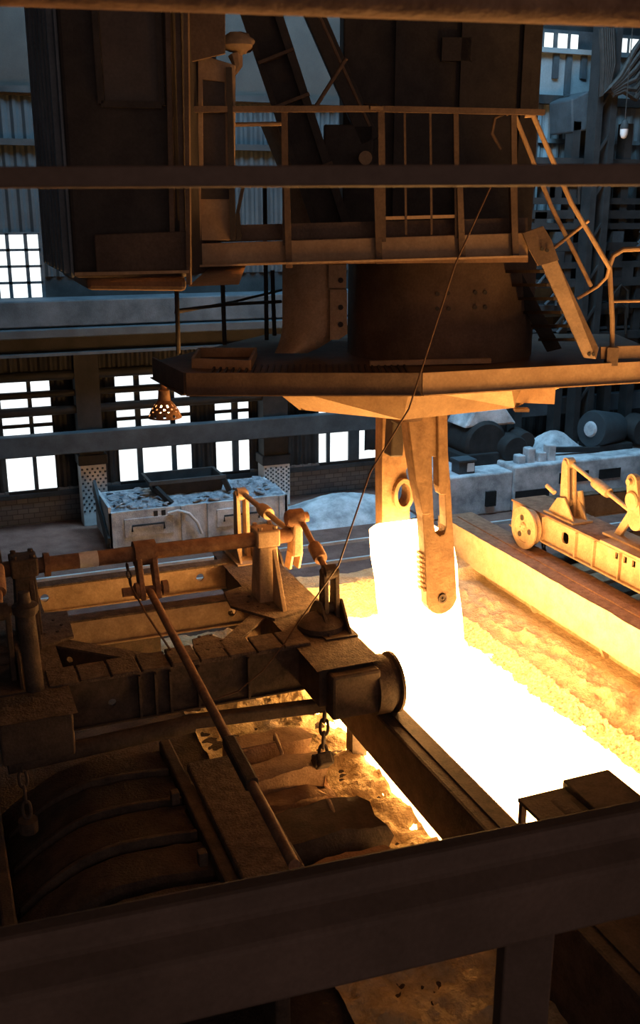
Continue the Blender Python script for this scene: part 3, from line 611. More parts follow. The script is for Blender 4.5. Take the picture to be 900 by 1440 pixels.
MB().lathe((8.4, 12.52, .335), (1, 0, 0), [(0, .07), (.2, .07)], 14).build('axle', 'dustshade', rc)
lv1 = lever(rc, 8.78, 12.05, .62, 1.42, .12, 'dust', .06)
MB().tube([(8.62, 12.2, .95), (8.60, 12.38, 1.02)], .035, 10).build('side_pin', 'dust', lv1)
ml2 = MB().plate([(10.50+.14*math.cos(t), .98+.14*math.sin(t)) for t in [math.pi+math.pi*k/8 for k in range(9)]]+[(10.63+.11*math.cos(t), 1.5+.11*math.sin(t)) for t in [math.pi*k/8 for k in range(9)]], [], (8.78, 0, 0), (0, 1, 0), (0, 0, 1), .08).build('crank_arm', 'dust', rc, bevel=.01)
MB().lathe((8.70, 10.57, 1.25), (1, 0, 0), [(0, .11), (.02, .13), (.24, .13), (.28, .08)], 20).build('crank_hub', 'dust', ml2, smooth=True)
MB().lathe((8.68, 10.63, 1.5), (1, 0, 0), [(0, .045), (.05, .045), (.05, .07), (.25, .07)], 14).build('crank_pin', 'dust', ml2, smooth=True)
linkrod(rc, (8.8, 12.08, 1.42), (8.8, 10.68, 1.08), .035, 'dust', .42, .66)
linkrod(rc, (8.92, 10.63, 1.5), (8.92, 9.0, 1.45), .035, 'dust', .5, .7)
MB().tube([(8.9, 10.57, 1.25), (12.5, 10.57, 1.25)], .085, 16).build('tube_shaft', 'dust', rc, smooth=True)
for s, y in ((-1, 10.15), (1, 10.95)):
    MB().bar((8.85, 10.57, 1.2), (8.85, y, .62), .05, .12, (1, 0, 0)).build('pedestal_strut', 'dust', rc, bevel=.006)
MB().box(8.7, 9.05, 10.0, 11.1, .62, .65).build('pedestal_base', 'dust', rc)
MB().tube([(8.95, 11.9, .62), (8.93, 12.0, 1.0)], .05, 10).build('stay', 'dust', rc)
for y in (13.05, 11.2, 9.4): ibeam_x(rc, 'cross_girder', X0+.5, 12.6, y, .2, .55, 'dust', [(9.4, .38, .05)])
MB().box(12.6, 13.2, 9.0, 13.2, .18, .58).build('side_sill', 'dustshade', rc, bevel=.02)
wheel(rc, (12.9, 12.52, .335), (1, 0, 0), .285, .13, 'dustshade')
# rail beam under its far sill
fr = thing('rail_beam', (12.9, 8, -.5), 'rail beam under the outer sill of the yellow-lit carriage', 'rail beam')
MB().box(12.6, 13.3, -3, 14.6, -.6, -.01).build('body', 'dustshade', fr)

# ================================================================== CHAINS
lnk = MB(); path = []
for k in range(20):
    t = 2*math.pi*k/20; path.append((.030*math.copysign(abs(math.cos(t))**.8, math.cos(t)), 0, .062*math.copysign(abs(math.sin(t))**.8, math.sin(t))))
vs = []; fs = []
for k in range(20):
    p = Vector(path[k]); d = (Vector(path[(k+1) % 20])-Vector(path[k-1])).normalized(); b = Vector((0, 1, 0)); a = d.cross(b)
    vs += [p+(a*math.cos(j*math.pi/3)+b*math.sin(j*math.pi/3))*.013 for j in range(6)]
for k in range(20):
    for j in range(6): fs.append((k*6+j, k*6+(j+1) % 6, ((k+1) % 20)*6+(j+1) % 6, ((k+1) % 20)*6+j))
link_me = bpy.data.meshes.new('chain_link'); link_me.from_pydata([tuple(v) for v in vs], [], fs); link_me.shade_smooth(); link_me.materials.append(M['dustshade'])
def chain(p, q, label, group=None, sc=1.0):
    p, q = Vector(p), Vector(q); t = thing('chain', q, label, 'chain', group)
    d = q-p; L = d.length; n_ = max(2, int(L/(.098*sc))); rot = (-d).to_track_quat('Z', 'X')
    for k in range(n_):
        o = bpy.data.objects.new('link', link_me); COL.objects.link(o); o.parent = t
        o.location = p+d*((k+.5)/n_)-q; o.rotation_mode = 'QUATERNION'; o.scale = (sc, sc, sc)
        o.rotation_quaternion = rot @ Matrix.Rotation(math.pi/2*(k % 2), 3, 'Z').to_quaternion()
    return t
ct = PY(470, 1008, 8.6); cb = PY(476, 1082, 8.45)
chain((3.45, 8.62, .1), (3.38, 8.5, -.42), 'lifting chain hanging from the lower bar onto the lit brick cover', sc=1.35)
chain((.42, 8.7, .15), (.42, 8.45, -.36), 'dark lifting chain hanging onto the sooty arched cover', sc=1.2)
chain((9.0, 13.0, .16), (9.0, 12.9, -.35), 'short chain hanging below the yellow-lit carriage sill', sc=1.2)
# small chain from the shaft, links into a wire
wp0 = Vector((lx-.22, SY-.09, SZ)); 
chain(wp0+Vector((0, -.02, -.06)), wp0+Vector((.02, -.1, -.30)), 'thin chain hanging from the tube shaft beside the fork lever', sc=.7)
tag(MB().tube([wp0+Vector((.02, -.1, -.30)), wp0+Vector((.10, -.5, -.5)), wp0+Vector((.22, -1.02, -.70))], .012, 6).build('rope', 'wire'), 'short rope running from the thin chain down to the front girder', 'rope')

# long slack wire from the crane to the front girder
wp_ = [C(690, 262, 9.2), C(640, 372, 9.1), C(575, 575, 9.0), C(520, 665, 8.9), C(476, 795, 8.75)]
wp_ += [PY(416, 880, 8.9), PY(398, 908, 8.9), PY(370, 943, 8.9), PY(335, 972, 8.92), PY(298, 985, 8.93)]
tag(MB().tube(wp_, .008, 6).build('slack_wire', 'wire', smooth=True), 'thin rusty wire running from the crane platform down to the carriage front girder', 'wire')

# ================================================================== PIT COVERS
def arch_slab(parent, name, x0, x1, y, yw, zc, drop, mat, rag=.0, th=.16, flat=.55):
    """curved refractory slab along X, arched down toward x0"""
    n_ = 14; tp = []; bt = []
    for k in range(n_+1):
        a = k/n_; x = x0+(x1-x0)*a; z = zc-drop*max(0, 1-a/flat)**1.8-.04*max(0, (a-.75)/.25)
        tp.append((x, z)); bt.append((x, z-th))
    b = MB()
    def fn(i, j, k):  # i along, j across, k ring point
        pass
    prof_ = [(-.5, -1), (-.5, -.35), (-.42, -.05), (-.2, .0), (.2, 0), (.42, -.05), (.5, -.35), (.5, -1)]
    m_ = len(prof_); vs_ = []
    for i, (x, z) in enumerate(tp):
        for (pu, pz) in prof_:
            r_ = rag*(fbm(x*6+y*3, pu*4+7)-.5)
            ex = rag*1.2*(hsh(pu, y, pz)-.5) if i == n_ else 0
            vs_.append((x+ex, y+pu*yw+r_*.4, z+pz*th+r_*.5))
    fs_ = [(i*m_+k, i*m_+(k+1) % m_, (i+1)*m_+(k+1) % m_, (i+1)*m_+k) for i in range(n_) for k in range(m_)]+[tuple(range(m_)), tuple(range(n_*m_, (n_+1)*m_))]
    return b.add(vs_, fs_).build(name, mat, parent, smooth=True)
dc = thing('pit_cover', (1.1, 8.2, GZ), 'sooty dark pit cover of arched slabs hanging on the dark chain', 'pit cover')
for k, y in enumerate((9.15, 8.62, 8.05, 7.45, 6.85, 6.25)):
    arch_slab(dc, 'arched_slab', .22, 1.86, y, .50, -.42+.02*hsh(k, 4), .42, 'soot', .06)
for k, y in enumerate((8.88, 8.33, 7.75)): arch_slab(dc, 'arched_rib', .25, 1.84, y, .05, -.36, .42, 'dustshade', 0, .1)
MB().box(.08, .2, 5.6, 9.4, GZ-.05, -.5).build('side_frame', 'dustshade', dc, bevel=.02)
MB().box(1.86, 1.98, 5.6, 9.4, GZ-.02, -.36).build('side_frame', 'dustshade', dc, bevel=.02)
MB().hexa([(1.98, 5.6, -.40), (2.52, 5.6, -.40), (2.56, 8.75, -.40), (2.0, 8.75, -.40)], [(1.98, 5.6, -.30), (2.52, 5.6, -.30), (2.56, 8.75, -.30), (2.0, 8.75, -.30)]).build('walk_plate', 'crust', dc, bevel=.02)
MB().tube([(.42, 8.45, -.5), (.42, 8.45, -.38)], .09, 10).build('lifting_lug', 'dustshade', dc)
for y in (7.2, 8.2): MB().box(1.72, 1.8, y, y+.09, -.40, -.27).build('clip', 'dustshade', dc, bevel=.01)
bc = thing('pit_cover', (3.1, 8.2, GZ), 'orange-lit pit cover of broken curved refractory bricks on the lifting chain', 'pit cover')
for k, (y, x1, zc, m, w_, th_) in enumerate(((9.22, 3.50, -.47, 'brick', .34, .2), (8.98, 3.30, -.66, 'brick', .3, .2), (8.66, 3.46, -.48, 'brick', .36, .22), (8.38, 3.34, -.66, 'brick', .3, .2), (8.08, 3.28, -.76, 'brick', .4, .15), (7.55, 3.52, -.42, 'dustshade', .62, .3), (6.95, 3.46, -.55, 'brick', .46, .26), (6.45, 3.46, -.6, 'brick', .4, .26))):
    sb = arch_slab(bc, 'cover_brick', 2.55, x1, y, w_, zc, .05, m, .14, th_, .4)
MB().prism([(2.6, 9.1, -.44), (3.0, 9.08, -.44), (3.05, 9.02, -.44), (2.6, 9.02, -.44)], (0, 0, .02)).build('cover_band', 'brick', bc)
for x, y in ((3.05, 9.0), (3.12, 7.62)):
    MB().tube([(x, y-.18, -.62), (x, y-.15, -.46), (x+.02, y+.12, -.40), (x+.03, y+.16, -.5)], .022, 8).build('clamp_hook', 'dust', bc, smooth=True)
MB().bar((3.38, 8.62, -.55), (3.38, 8.42, -.36), .16, .14).build('lifting_lug', 'dustshade', bc, bevel=.02)
MB().lathe((3.38, 8.5, -.42), (1, 0, 0), [(-.1, .07), (.1, .07)], 12).build('lug_pin', 'dustshade', bc)
MB().grid(lambda a, b: (2.5+.95*a, 6.3+3.1*b, GZ+.22+.12*(fbm(a*8, b*25)-.5)), 20, 60).build('brick_bedding', 'brick', bc, smooth=True)
# covers below the right carriage
gc = thing('pit_cover', (10.6, 11.2, GZ), 'pit cover of arched brown slabs beneath the yellow-lit carriage', 'pit cover')
for k, y in enumerate((13.1, 12.6, 12.1, 11.6, 11.1, 10.6, 10.1, 9.6)):
    arch_slab(gc, 'arched_slab', 8.85, 12.4, y, .42, -.48+.03*hsh(k, 9), .12, 'brick' if k % 3 else 'soot', .07, .22, .25)
# slender bars lying behind the cross girders of the left carriage
for (x, y, nm, lab) in ((1.9, 12.9, 'grating', 'small dark grating plate lying behind the left carriage'),):
    g = thing(nm, (x, y, GZ+.2), lab, 'grating')
    for k in range(12): MB().box(1.35+k*.1, 1.40+k*.1, 12.4, 13.1, GZ+.42, GZ+.46).build('bar', 'dustshade', g)
    MB().box(1.3, 2.55, 12.38, 12.44, GZ+.1, GZ+.46).build('edge_bar', 'dustshade', g)
    MB().box(1.3, 2.55, 13.06, 13.12, GZ+.1, GZ+.46).build('edge_bar', 'dustshade', g)

# burner hood at the near end of the pit
hd = thing('burner_hood', (4.75, 6.05, -.02), 'dark block with arched hood standing at the near edge of the hot bed', 'burner hood')
MB().box(4.74, 5.22, 5.6, 6.3, -.02, .30).build('block', 'dustshade', hd, bevel=.015)
MB().box(4.28, 4.76, 5.85, 6.28, .20, .235).build('hood_plate', 'dustshade', hd, bevel=.006)
for x, y in ((4.29, 6.22), (4.29, 5.87), (4.68, 6.22)): MB().box(x, x+.05, y, y+.05, -.02, .20).build('leg', 'dustshade', hd)
MB().lathe((4.6, 5.72, .10), (0, 1, 0), [(0, .16), (.42, .16)], 24).build('barrel', 'dustshade', hd, smooth=True)
tag(MB().prism([(5.36, 6.0, -.02), (5.75, 6.0, -.02), (5.75, 6.1, .2), (5.6, 6.1, .26), (5.40, 6.08, .22)], (0, -.4, 0)).build('fire_block', 'dustshade', bevel=.03), 'small rounded dark block on the near pit edge right of the hood', 'block')

# ================================================================== BACK WALL
def corrug(x0, x1, z0, z1, y, name, mat, pitch=.14, amp=.03):
    n_ = int((x1-x0)/pitch*4); vs_ = []
    for k in range(n_+1):
        x = x0+(x1-x0)*k/n_; yy = y+amp*(0, 1, 1, 0)[k % 4]
        vs_ += [(x, yy, z0), (x, yy, z1)]
    return struct(MB().add(vs_, [(2*k, 2*k+2, 2*k+3, 2*k+1) for k in range(n_)]).build(name, mat))
def wx(px, py): return PY(px, py, WY).x
def wz(px, py): return PY(px, py, WY).z
LZ0, LZ1 = wz(60, 688), wz(60, 512)
wins = [((4, 42), (47, 74)), ((165, 191), (198, 240), (246, 268)), ((303, 326), (334, 350)), ((449, 459), (463, 490), (504, 531))]
spans = []
for i, cols in enumerate(wins):
    xs = [(wx(a, 600), wx(b, 600)) for a, b in cols]; spans.append((xs[0][0], xs[-1][1]))
    w = bpy.data.objects.new('window_%d' % (i+1), None); w.location = (xs[0][0], WY, LZ0); COL.objects.link(w); w['kind'] = 'structure'
    zs = [wz(60, q) for q in (690, 597, 574, 552, 530, 512)]; rows = 5
    for (a, b) in xs:
        for k in range(rows):
            if i == 3 and k > 2: continue
            MB().box(a, b, WY+.02, WY+.03, zs[k]+.035, zs[k+1]-.035).build('pane', 'pane', w)
    f_ = MB()
    for (a, b), (c_, d_) in zip(xs[:-1], xs[1:]): f_.box(b-.005, c_+.005, WY-.05, WY+.05, LZ0, LZ1)
    if f_.v: f_.build('mullion', 'bluesteel', w)
    for k in range(rows+1): MB().box(xs[0][0], xs[-1][1], WY-.03, WY+.05, zs[k]-.037, zs[k]+.037).build('glazing_bar', 'blackblue', w)
# wall between and around the windows
edges = [-8]+[v for s_ in spans for v in s_]+[32]
for k in range(0, len(edges), 2):
    corrug(edges[k], edges[k+1], LZ0, LZ1, WY, 'wall_back_pier_%d' % (k//2+1), 'blackblue', .2, .05)
struct(MB().box(-8, 32, WY, WY+.4, FZ, LZ0).build('wall_back_base', 'wbrick'))
struct(MB().box(-8, 32, WY+.06, WY+.2, LZ1, 13).build('wall_back', 'blackblue'))
corrug(-8, 9.6, 3.75, 7.2, WY, 'wall_back_sheet_1', 'bluepanel', .22, .05)
struct(MB().box(-8, 9.6, WY-.02, WY+.05, 7.2, 13).build('wall_back_upper_1', 'panel'))
# light gap strip at window sills
struct(MB().box(1.0, 10.0, WY-.06, WY, LZ0-.16, LZ0-.06).build('trim_1', 'girder'))
# upper left window
u0, u1 = wx(-6, 370), wx(58, 370); q0, q1 = wz(30, 420), wz(30, 328)
w5 = bpy.data.objects.new('window_5', None); w5.location = (u0, WY, q0); COL.objects.link(w5); w5['kind'] = 'structure'
cw = [u0, u0+(u1-u0)*.28, u0+(u1-u0)*.68, u1]
for a, b in zip(cw[:-1], cw[1:]):
    for k in range(4): MB().box(a+.03, b-.03, WY-.06, WY-.05, q0+(q1-q0)*k/4+.025, q0+(q1-q0)*(k+1)/4-.025).build('pane', 'pane', w5)
for x in cw: MB().box(x-.035, x+.035, WY-.1, WY-.03, q0, q1).build('mullion', 'bluesteel', w5)
for k in range(5): MB().box(u0, u1, WY-.1, WY-.03, q0+(q1-q0)*k/4-.025, q0+(q1-q0)*k/4+.025).build('glazing_bar', 'bluesteel', w5)
for i, z in enumerate((wz(20, 200), wz(20, 126))): struct(MB().box(-8, 9.6, WY-.15, WY, z-.06, z+.06).build('trim_%d' % (i+2), 'blackblue'))
# runway girder, ledges
rg = thing('runway_girder', (5, 21, 2.2), 'grey concrete crane runway girder along the back wall above the windows', 'girder')
gz1 = PY(30, 424, 20.6).z; gz0 = PY(30, 462, 20.6).z
MB().box(-8, 32, 20.6, 21.5, gz0, gz1).build('body', 'girder', rg, bevel=.03)
MB().box(-8, 32, 20.45, 21.5, gz0-.2, gz0-.02).build('ledge', 'bluesteel', rg, bevel=.02)
MB().box(-8, 32, 20.7, 21.5, gz0-.5, gz0-.2).build('lower_web', 'blackblue', rg)
MB().box(-8, 32, 20.5, 21.5, gz0-.56, gz0-.5).build('lower_flange', 'bluesteel', rg)
corrug(-8, 32, gz0-1.0, gz0-.56, 21.2, 'wall_back_apron', 'blackblue', .2, .05)
# rails and pipes crossing the windows
for i, (py, hh, yy, lab) in enumerate(((530, .10, 21.2, 'uppermost dark pipe crossing the tall windows, under the runway girder'), (556, .07, 21.2, 'middle dark pipe crossing the tall windows'), (580, .09, 21.2, 'lowest thin dark pipe crossing the tall windows, above the deep beam'))):
    p = PY(40, py, yy); tag(MB().tube([(-8, yy, p.z), (32, yy, p.z)], hh, 12).build('wall_pipe', 'blackblue', smooth=True), lab, 'pipe')
p = PY(60, 624, 20.8); p2 = PY(480, 597, 20.8)
tag(MB().hexa([(-8, 20.7, p.z-.22), (32, 20.7, p2.z-.22), (32, 20.95, p2.z-.22), (-8, 20.95, p.z-.22)], [(-8, 20.7, p.z+.22), (32, 20.7, p2.z+.22), (32, 20.95, p2.z+.22), (-8, 20.95, p.z+.22)]).build('wall_beam', 'bluesteel', bevel=.02), 'deep grey beam crossing the windows below the pipes', 'beam')
# riveted columns
for i, (pa, pb, lab) in enumerate(((116, 152, 'pale riveted column beside the slag wagon end with the upright stake'), (372, 408, 'pale riveted column behind the slag wagon near the ingot tongs'))):
    x0, x1 = PY(pa, 700, 21.0).x, PY(pb, 700, 21.0).x
    c = thing('column', ((x0+x1)/2, 21.2, FZ), lab, 'column')
    zt = PY(pa, 655, 21.0).z
    MB().box(x0, x1, 21.0, 21.45, FZ, zt).build('shaft', 'pale', c, bevel=.01)
    MB().box(x0-.04, x1+.04, 20.96, 21.5, zt, zt+.22).build('capital', 'blackblue', c, bevel=.02)
    MB().box(x0+.02, x1-.02, 21.05, 21.45, zt+.22, gz0-.57).build('upper_shaft', 'blackblue', c)
    rv = MB()
    nx, nz = 5, 13
    for a in range(nx):
        for b in range(nz):
            x = x0+(x1-x0)*(a+.5)/nx+(.03 if b % 2 else -.02); z = FZ+.3+(zt-FZ-.35)*(b+.5)/nz
            rv.lathe((x, 21.0, z), (0, -1, 0), [(0, .026), (.012, .022), (.018, .001)], 8, False)
    r_ = rv.build('rivets', 'bluesteel', c); r_['kind'] = 'stuff'

# ================================================================== SLAG WAGON
wg = thing('slag_wagon', (4.8, 19.6, FZ), 'grey-white steel wagon filled with broken slag by the back wall', 'wagon')
wx0, wx1, wy0, wy1, wt = 3.0, 6.75, 19.0, 20.6, -.66
MB().box(wx0, wx1, wy0, wy0+.06, FZ+.1, wt).build('side_wall', 'conc', wg, bevel=.01)
MB().box(wx0, wx1, wy1-.06, wy1, FZ+.1, wt).build('side_wall', 'conc', wg)
MB().box(wx0, wx0+.06, wy0, wy1, FZ+.1, wt+.12).build('end_wall', 'conc', wg, bevel=.01)
MB().box(wx1-.06, wx1, wy0, wy1, FZ+.1, wt).build('end_wall', 'conc', wg)
MB().box(wx0+.1, wx1-.1, wy0+.1, wy1-.1, FZ, FZ+.1).build('underframe', 'blackblue', wg)
MB().grid(lambda a, b: (wx0+.05+(wx1-wx0-.1)*a, wy0+.05+(wy1-wy0-.1)*b, wt-.10+.14*fbm(a*14, b*6)+.10*math.sin(math.pi*b)), 60, 26).build('slag_fill', 'slate', wg)
for i, (x0, x1) in enumerate(((3.3, 4.3), (5.2, 6.3))):
    d_ = MB().box(x0, x1, wy0-.03, wy0, FZ+.3, wt-.16).build('side_door', 'conc', wg, bevel=.01)
    MB().tube([(x0+.15, wy0-.05, FZ+.42), (x0+.15, wy0-.06, wt-.3), (x1-.2, wy0-.06, wt-.3), (x1-.2, wy0-.05, FZ+.42)], .02, 8).build('door_bar', 'blackblue', d_)
for x in (3.05, 4.45, 5.0, 6.55): MB().box(x, x+.08, wy0-.05, wy0, FZ+.1, wt).build('stake', 'conc', wg)
MB().box(3.9, 3.98, wy0-.02, wy0, wt-.25, wt-.05).box(4.06, 4.14, wy0-.02, wy0, wt-.25, wt-.05).build('painted_mark', 'blackblue', wg)
MB().tube([PY(236, 722, 18.95), PY(250, 718, 18.93), PY(266, 722, 18.93), PY(278, 735, 18.93), PY(284, 750, 18.93)], .03, 8).build('hose', 'pale', wg, smooth=True)
MB().bar((wx0-.02, wy0+.05, FZ+.2), (wx0-.02, wy1-.1, wt+.2), .06, .3, (1, 0, 0)).build('end_stake', 'bluesteel', wg)
# steel trough on the wagon
tr = thing('tipping_trough', (4.9, 19.9, wt), 'dark open steel trough lying on the slag in the wagon', 'trough')
ta = [PY(205, 672, 20.2), PY(302, 664, 20.2)]
xa, xb, zt_ = ta[0].x-.05, ta[1].x+.05, ta[0].z+.05
o_ = [(xa, 19.55), (xb, 19.55), (xb, 20.45), (xa, 20.45)]; i_ = [(xa+.06, 19.61), (xb-.06, 19.61), (xb-.06, 20.39), (xa+.06, 20.39)]
lo = [(xa+.2, 19.65), (xb-.1, 19.65), (xb-.1, 20.35), (xa+.2, 20.35)]
zb_ = zt_-.42
t_ = MB().add([(x, y, zt_) for x, y in o_]+[(x, y, zt_) for x, y in i_]+[(x, y, zb_) for x, y in lo]+[(x, y, zb_+.05) for x, y in lo],
              [(k, (k+1) % 4, 4+(k+1) % 4, 4+k) for k in range(4)]+[(k, 8+k, 8+(k+1) % 4, (k+1) % 4) for k in range(4)]+[(4+k, 4+(k+1) % 4, 12+(k+1) % 4, 12+k) for k in range(4)]+[(8, 9, 10, 11), (12, 13, 14, 15)])
t_.build('body', 'blackblue', tr)
MB().bar((xa-.02, 19.52, zt_), (xb, 19.52, zt_), .05, .08).build('rim', 'bluesteel', tr)
MB().bar((xa+.1, 19.5, zt_-.1), (xa+.35, 19.2, wt+.0), .1, .1).build('leg', 'blackblue', tr)
MB().bar((xb-.05, 19.5, zt_-.05), (xb+.05, 19.45, wt+.08), .1, .1).build('leg', 'blackblue', tr)
# slag pieces
protos = []
for k in range(5):
    n_ = 6+k % 3; m = bpy.data.meshes.new('slag_piece')
    ang = sorted(hsh(k, j)*.6+j*2*math.pi/n_ for j in range(n_)); rr = [.6+.5*hsh(k, j, 3) for j in range(n_)]
    v_ = [(rr[j]*math.cos(ang[j]), rr[j]*math.sin(ang[j]), -.18) for j in range(n_)]+[(rr[j]*.9*math.cos(ang[j]), rr[j]*.9*math.sin(ang[j]), .1+.15*hsh(j, k)) for j in range(n_)]
    m.from_pydata(v_, [], [tuple(reversed(range(n_))), tuple(range(n_, 2*n_))]+[(j, (j+1) % n_, n_+(j+1) % n_, n_+j) for j in range(n_)])
    m.materials.append(M['slate']); protos.append(m)
cnt = 0
while cnt < 90:
    x, y = random.uniform(wx0+.2, wx1-.2), random.uniform(wy0+.15, wy1-.2)
    if xa-.1 < x < xb+.1 and y > 19.35: continue
    a = (x-wx0-.05)/(wx1-wx0-.1); b = (y-wy0-.05)/(wy1-wy0-.1)
    z = wt-.10+.14*fbm(a*14, b*6)+.10*math.sin(math.pi*b)
    o = bpy.data.objects.new('slag_piece', protos[cnt % 5]); COL.objects.link(o)
    s_ = random.uniform(.06, .17); o.scale = (s_, s_, s_*.6); o.location = (x, y, z+.02)
    o.rotation_euler = (random.uniform(-.5, .5), random.uniform(-.5, .5), random.uniform(0, 6))
    tag(o, 'broken flat slag piece lying in the wagon', 'slag', 'slag pieces in the wagon'); cnt += 1

# floor rails and dust heap behind the pit
for i, (yy, lab) in enumerate(((17.9, 'floor rail nearer the slag wagon'), (16.85, 'floor rail nearer the pit'))):
    tag(MB().box(-4, 24, yy-.03, yy+.03, FZ, FZ+.06).build('floor_rail', 'pale'), 'thin pale '+lab, 'rail')
def heap(a, b):
    x = 6.9+3.0*a; y = 18.9+1.9*b; r_ = math.sin(math.pi*a)*math.sin(math.pi*b)
    return (x, y, FZ-.02+.42*r_**.8+.10*r_*fbm(x*4, y*4))
tag(MB().grid(heap, 36, 24).build('dust_heap', 'conc', smooth=True), 'low heap of pale dust on the floor by the back wall', 'heap', kind='stuff')

# ================================================================== PLINTH + MACHINERY at the right
pz = thing('machine_plinth', (13.5, 19.8, FZ), 'whitewashed concrete plinth carrying old machines behind the far carriage', 'plinth')
MB().box(9.9, 12.0, 18.6, 21.3, FZ, -.55).build('block', 'conc', pz, bevel=.04)
MB().box(12.0, 22, 18.55, 21.3, FZ, -.45).build('block', 'conc', pz, bevel=.04)
for x, z0, z1, w_ in ((12.05, FZ, -1.02, .9), (13.2, -.95, -.7, .8), (14.3, -.95, -.72, .6), (11.3, FZ+.2, -.95, .25), (15.6, -1.2, -.9, .7)):
    MB().box(x, x+w_, 18.53, 18.56 if x > 12 else 18.61, z0, z1).build('recess_plate', 'blackblue', pz)
gm = thing('gear_housing', (11.6, 19.9, -.5), 'large dark round gear housing with dusty white top on the plinth', 'machine')
gx, gzc = PY(672, 630, 19.8).x, -.1
MB().lathe((gx, 19.4, gzc), (0, 1, 0), [(0, .48), (.06, .55), (.9, .55), (.96, .48)], 28).build('drum', 'blackblue', gm, smooth=True)
MB().lathe((gx+.6, 19.1, gzc-.12), (0, 1, 0), [(0, .3), (.06, .34), (.7, .34)], 24).build('motor', 'blackblue', gm, smooth=True)
MB().prism([(gx-.55, 19.5, .3), (gx-.3, 19.5, .72), (gx+.5, 19.5, .74), (gx+.85, 19.5, .3)], (0, .9, 0)).build('hood', 'conc', gm, bevel=.06)
MB().box(gx-.7, gx+.9, 19.3, 20.6, -.55, -.28).build('base', 'blackblue', gm, bevel=.02)
for k, (x, z) in enumerate(((gx+.45, -.48), (gx+.7, -.45), (gx+1.0, -.45), (gx+1.25, -.42))):
    MB().box(x, x+.2, 18.75, 19.0, -.5, z+.22+.12*(k % 2)).build('dusty_lug', 'conc', gm, bevel=.03)
MB().lathe((gx+.9, 19.15, -.05), (0, 1, 0), [(0, .22), (.5, .26)], 18).build('bearing', 'blackblue', gm, smooth=True)
bx_ = PY(652, 660, 18.9)
jb = thing('junction_box', (bx_.x, 18.9, -.55), 'small grey box with raised lid on the plinth edge', 'box')
MB().box(bx_.x-.2, bx_.x+.2, 18.75, 19.1, -.55, -.27).build('body', 'bluesteel', jb, bevel=.01)
MB().box(bx_.x-.23, bx_.x+.23, 18.72, 19.13, -.27, -.23).build('lid', 'girder', jb)
MB().box(bx_.x+.0, bx_.x+.17, 18.73, 18.75, -.5, -.31).build('door', 'pale', jb)
dm = thing('winch_drum', (15.3, 19.6, -.45), 'blue-grey tilted barrel machine with dished end on the plinth', 'machine')
dx = PY(846, 622, 19.4).x
MB().lathe((dx-.35, 19.4, .05), (1, .25, -.12), [(0, .2), (.02, .42), (.1, .46), (.9, .40), (.95, .3)], 28).build('barrel', 'bluepanel', dm, smooth=True)
MB().lathe((dx-.37, 19.4, .05), (1, .25, -.12), [(-.06, .05), (-.03, .16), (.03, .2)], 18).build('dished_end', 'conc', dm, smooth=True)
MB().box(dx-.3, dx+.7, 19.1, 19.9, -.46, -.3).build('base', 'blackblue', dm, bevel=.02)
MB().lathe((dx+.95, 19.0, -.02), (0, 1, 0), [(0, .34), (.06, .36), (.5, .36)], 24).build('flywheel', 'blackblue', dm, smooth=True)
MB().bar((dx-1.7, 19.2, -.30), (dx-.3, 19.1, -.38), .12, .12).build('shaft', 'blackblue', dm, bevel=.01)
tag(MB().grid(lambda a, b: (dx-1.6+1.2*a, 19.6+.8*b, -.46+.38*(math.sin(math.pi*a)*math.sin(math.pi*b))**.8+.06*fbm(a*6, b*6)), 20, 14).build('dust_mound', 'conc', smooth=True), 'pale dust mound on the plinth beside the blue-grey barrel', 'heap', kind='stuff')
corrug(9.6, 32, -.5, 2.0, 21.45, 'wall_back_sheet_2', 'blackblue', .3, .05)

# ================================================================== UPPER RIGHT BAY
R0, R1, R2, R3, R4 = [wz(820, q) for q in (228, 150, 138, 80, 73)]
corrug(12.0, 24, R0-1.5, R1, WY-.1, 'wall_back_sheet_3', 'rightpanel', .26, .05)
struct(MB().box(12, 24, WY-.14, WY, R2, R3).build('wall_back_upper_2', 'rightpanel'))
struct(MB().box(12, 24, WY-.3, WY, R1, R2).build('trim_4', 'blackblue'))
struct(MB().box(12, 24, WY-.3, WY, R3, R4).build('trim_5', 'rightpanel'))
struct(MB().box(12, 24, WY-.18, WY-.05, wz(820, 200)-.05, wz(820, 200)+.05).build('trim_6', 'rightpanel'))
for i, (px, y1) in enumerate(((774, 112), (792, 135), (813, 112), (836, 135), (884, 135))):
    x = wx(px, 110); struct(MB().box(x-.07, x+.07, WY-.22, WY-.1, wz(px, y1), R3).build('trim_%d' % (7+i), 'bluesteel'))
w6 = bpy.data.objects.new('window_6', None); w6.location = (14, WY, 9.1); COL.objects.link(w6); w6['kind'] = 'structure'
wzz0, wzz1 = wz(800, 74), wz(800, 50)
for a, b in ((760, 772), (779, 792), (797, 807), (838, 844), (849, 855), (863, 876), (880, 897)):
    MB().box(wx(a, 64), wx(b, 64), WY-.16, WY-.15, wzz0, wzz1).build('pane', 'pane', w6)
MB().box(12, 24, WY-.05, WY-.02, wzz0-.1, wzz1+.1).build('frame', 'bluesteel', w6)
